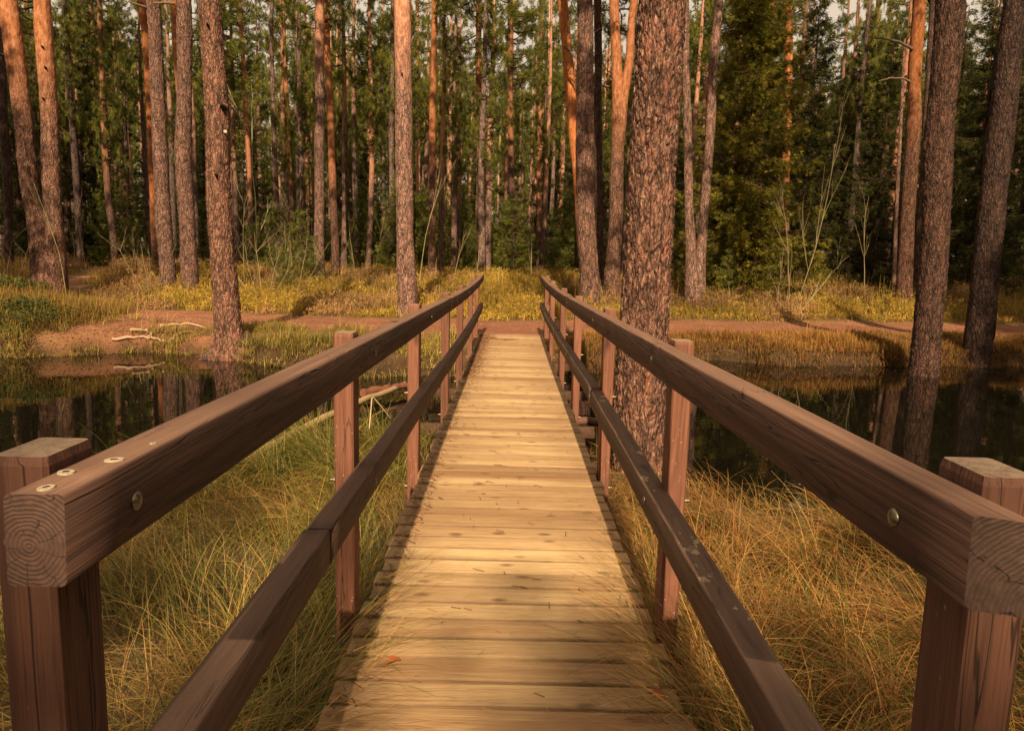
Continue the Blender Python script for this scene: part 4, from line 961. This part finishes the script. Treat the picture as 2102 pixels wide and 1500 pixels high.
for (x, y, n_, L, a0) in ((-.78, 3.25, 240, .46, .2), (-.80, 2.95, 260, .55, -.1), (-.82, 2.6, 260, .55, .1), (-.84, 2.3, 240, .55, .3), (-.86, 2.0, 220, .5, 0), (-.80, 3.6, 150, .36, .5), (-1.1, 2.8, 220, .5, .6), (-1.15, 2.2, 220, .5, .4), (-1.1, 3.4, 200, .45, .2)):
    tussock(mb, r, x + .05, y, int(n_ * 1.25), L * .92, a0, .8, np.vstack([GREEN, GREEN, STRAW]), (.35, 1.2), (.4, 1.7))
tag(link('meadow_grass', mb.build('meadow_grass', M_GRASS)), 'long straw-coloured and green grass left of the bridge', kind='stuff')
ORST = np.array([(.54, .28, .075), (.48, .21, .06), (.60, .36, .12), (.38, .19, .05)])
mb, r = meadow(1, 'r', '', 47, 1150, ORST, np.array([(.15, .14, .03), (.11, .115, .025), (.22, .18, .045)]))
for (x, y, n_, L, a0) in ((1.5, 3.1, 300, .75, 3.6), (1.9, 2.9, 320, .8, 3.4), (2.3, 3.2, 300, .75, 3.2), (1.7, 3.8, 280, .65, 3.4), (2.1, 4.2, 260, .6, 2.8), (1.4, 2.5, 300, .7, 3.3), (1.9, 2.3, 300, .8, 3.0), (2.5, 2.4, 260, .7, 3), (1.3, 4.5, 200, .4, 3.6), (2.3, 4.4, 200, .4, 2)):
    tussock(mb, r, x, y, n_, L, a0, 1.1, np.vstack([ORST, ORST[:2], GREEN]))
for (x, y, n_, L, a0) in ((.78, 3.5, 260, .42, 2.9), (.80, 3.15, 260, .48, 3.2), (.80, 2.8, 280, .5, 3.4), (.82, 2.45, 300, .55, 3.0), (.84, 2.15, 260, .55, 3.2), (.80, 3.9, 160, .4, 2.6), (1.05, 3.0, 220, .5, 2.6), (1.05, 2.4, 240, .5, 2.8), (.95, 4.3, 160, .4, 2.5)):
    tussock(mb, r, x - .05, y, int(n_ * 1.3), L * 1.1, a0, .8, np.vstack([ORST, ORST, GREEN]), (.35, 1.2), (.4, 1.7))
tag(link('meadow_grass', mb.build('meadow_grass', M_GRASS)), 'long orange-tinged grass right of the bridge', kind='stuff')

# litter: needles and bits of bark along the deck edge and on the planks
mb = MB(); r = np.random.default_rng(77); n_ = 3600
y = np.where(r.random(n_) < .75, 9 + 5 * r.random(n_), 2.2 + 7 * r.random(n_)); x = -.58 + np.abs(r.normal(size=n_)) * (.035 + .006 * y)
m2 = 260; y = np.concatenate([y, 2.2 + 11 * r.random(m2)]); x = np.concatenate([x, (r.random(m2) - .5) * 1.1])
z = deckz(y) + .006; az = r.random(len(x)) * math.pi; L = .010 + .022 * r.random(len(x)); dx, dy = np.cos(az) * L, np.sin(az) * L; wx_, wy_ = -np.sin(az) * .0014, np.cos(az) * .0014
V = np.stack([np.stack([x - dx + wx_, y - dy + wy_, z], 1), np.stack([x + dx + wx_, y + dy + wy_, z + .004], 1), np.stack([x + dx - wx_, y + dy - wy_, z + .006], 1), np.stack([x - dx - wx_, y - dy - wy_, z + .003], 1)], 1).reshape(-1, 3)
mb.add(V, np.arange(len(V)).reshape(-1, 4), np.repeat(np.array([(.20, .09, .045), (.12, .06, .035), (.30, .16, .08)])[r.integers(0, 3, len(x))], 4, 0))
tag(link('needle_litter', mb.build('needle_litter', M_TWIG)), 'brown pine needles and bark bits scattered on the deck planks', kind='stuff')
# litter on the path and bits floating on the water
def scatter(name, label, n_, fx, cols, size, seed, mat):
    r = np.random.default_rng(seed); x, y, z = fx(r, n_); n_ = len(x); az = r.random(n_) * 6.283; L = size * (.4 + r.random(n_)); wq = L * (.12 + .5 * r.random(n_) ** 2)
    u = np.stack([np.cos(az) * L, np.sin(az) * L, (r.random(n_) - .5) * L * .2], 1); v = np.stack([-np.sin(az) * wq, np.cos(az) * wq, 0 * az], 1); c = np.stack([x, y, z], 1)
    V = np.stack([c - u, c - v, c + u, c + v], 1).reshape(-1, 3); mb = MB(); mb.add(V, np.arange(len(V)).reshape(-1, 4), np.repeat(np.array(cols)[r.integers(0, len(cols), n_)], 4, 0)); tag(link(name, mb.build(name, mat)), label, kind='stuff')
def f1(r, n):
    x = (r.random(n) * 2 - 1) * 14; y = path_y(x) + r.normal(size=n) * 1.1; k = y > far_bank(x) + .1; x, y = x[k], y[k]; return x, y, H(x, y) + .030
scatter('path_litter', 'dry leaves, needles and twigs strewn over the dirt path', 15000, f1, [(.42, .24, .13), (.28, .13, .07), (.50, .34, .19), (.18, .09, .05)], .028, 5, M_TWIG)
def f2(r, n):
    x = -7 + r.normal(size=n) * 1.6; y = far_bank(x) + np.abs(r.normal(size=n)) * 1.2; return x, y, H(x, y) + .028
scatter('bank_litter', 'dry needles and straw lying on the bare left bank', 7000, f2, [(.42, .26, .12), (.32, .17, .09), (.46, .34, .15), (.30, .20, .07)], .024, 6, M_TWIG)
def f3(r, n):
    x = (r.random(n) * 2 - 1) * 10; y = np.where(r.random(n) < .6, far_bank(x) - np.abs(r.normal(size=n)) * .5, near_bank(x) + np.abs(r.normal(size=n)) * .7); k = (y < far_bank(x) - .15) & (y > near_bank(x) + .2); x, y = x[k], y[k]; return x, y, 0 * x + .006
scatter('floating_bits', 'tiny leaves and needles floating on the dark water', 900, f3, [(.30, .20, .09), (.42, .34, .18), (.20, .17, .05)], .018, 7, M_TWIG)
# dry leaves
for k, (x, y, lb) in enumerate(((-.44, 2.52, 'curled red-brown dead leaf on the deck at lower left'), (.55, 2.35, 'small red-brown dead leaf on the deck at lower right'))):
    mb = MB(); s_ = np.linspace(0, 1, 6); wv = .018 * np.sin(s_ * math.pi) ** .8 + .001
    V = np.concatenate([np.stack([s_ * .06, -wv, .008 * np.sin(s_ * 3) + .008 + wv * .4], 1), np.stack([s_ * .06, 0 * s_, .004 + .006 * np.sin(s_ * 3)], 1), np.stack([s_ * .06, wv, .010 * np.sin(s_ * 3) + .006 + wv * .5], 1)])
    mb.add(V, [[a_ + u, a_ + u + 1, a_ + u + 7, a_ + u + 6] for a_ in (0, 6) for u in range(5)], (.34, .10, .04))
    o = link('dead_leaf', mb.build('dead_leaf', M_LEAF), None, (x, y, float(deckz(y)) + .004)); o.rotation_euler = (0, 0, k * 2 + .6); tag(o, lb, 'leaf')
# poles and boards lying in the water, left of the bridge
def log(name, label, P, r0_, r1_, c, seg=8):
    P = np.array(P); tt = np.linspace(0, len(P) - 1, 16); Q = np.stack([np.interp(tt, np.arange(len(P)), P[:, k]) for k in range(3)], 1); Q[1:-1] += (RNG.random((14, 3)) - .5) * r0_ * .5
    o_ = P[0].copy(); mb = MB(); mb.tube(Q - o_, np.linspace(r0_, r1_, 16), seg, c); tag(link(name, mb.build(name, M_TWIG, True), None, tuple(o_)), label, 'log')
log('fallen_pole', 'long pale pole floating in the water left of the bridge', [tuple(at(500, 945, 6.7)), tuple(at(620, 880, 7.9)), tuple(at(735, 826, 9.0)), tuple(at(830, 788, 10.3))], .05, .035, (.36, .25, .13))
log('fallen_branch', 'dark red rotten branch lying across the water between two left posts', [tuple(at(745, 806, 9.6)), tuple(at(840, 790, 10.2))], .06, .04, (.16, .06, .035))
log('fallen_branch', 'thin pale bent reed stalk left of the second post', [tuple(at(758, 880, 6.2)), tuple(at(764, 812, 6.4)), tuple(at(802, 858, 6.5))], .006, .003, (.5, .38, .22), 4)
log('mooring_plank', 'grey board lying on the stream bed right of the bridge', [(.75, 8.4, .06), (2.0, 8.7, .04)], .05, .05, (.14, .07, .045))
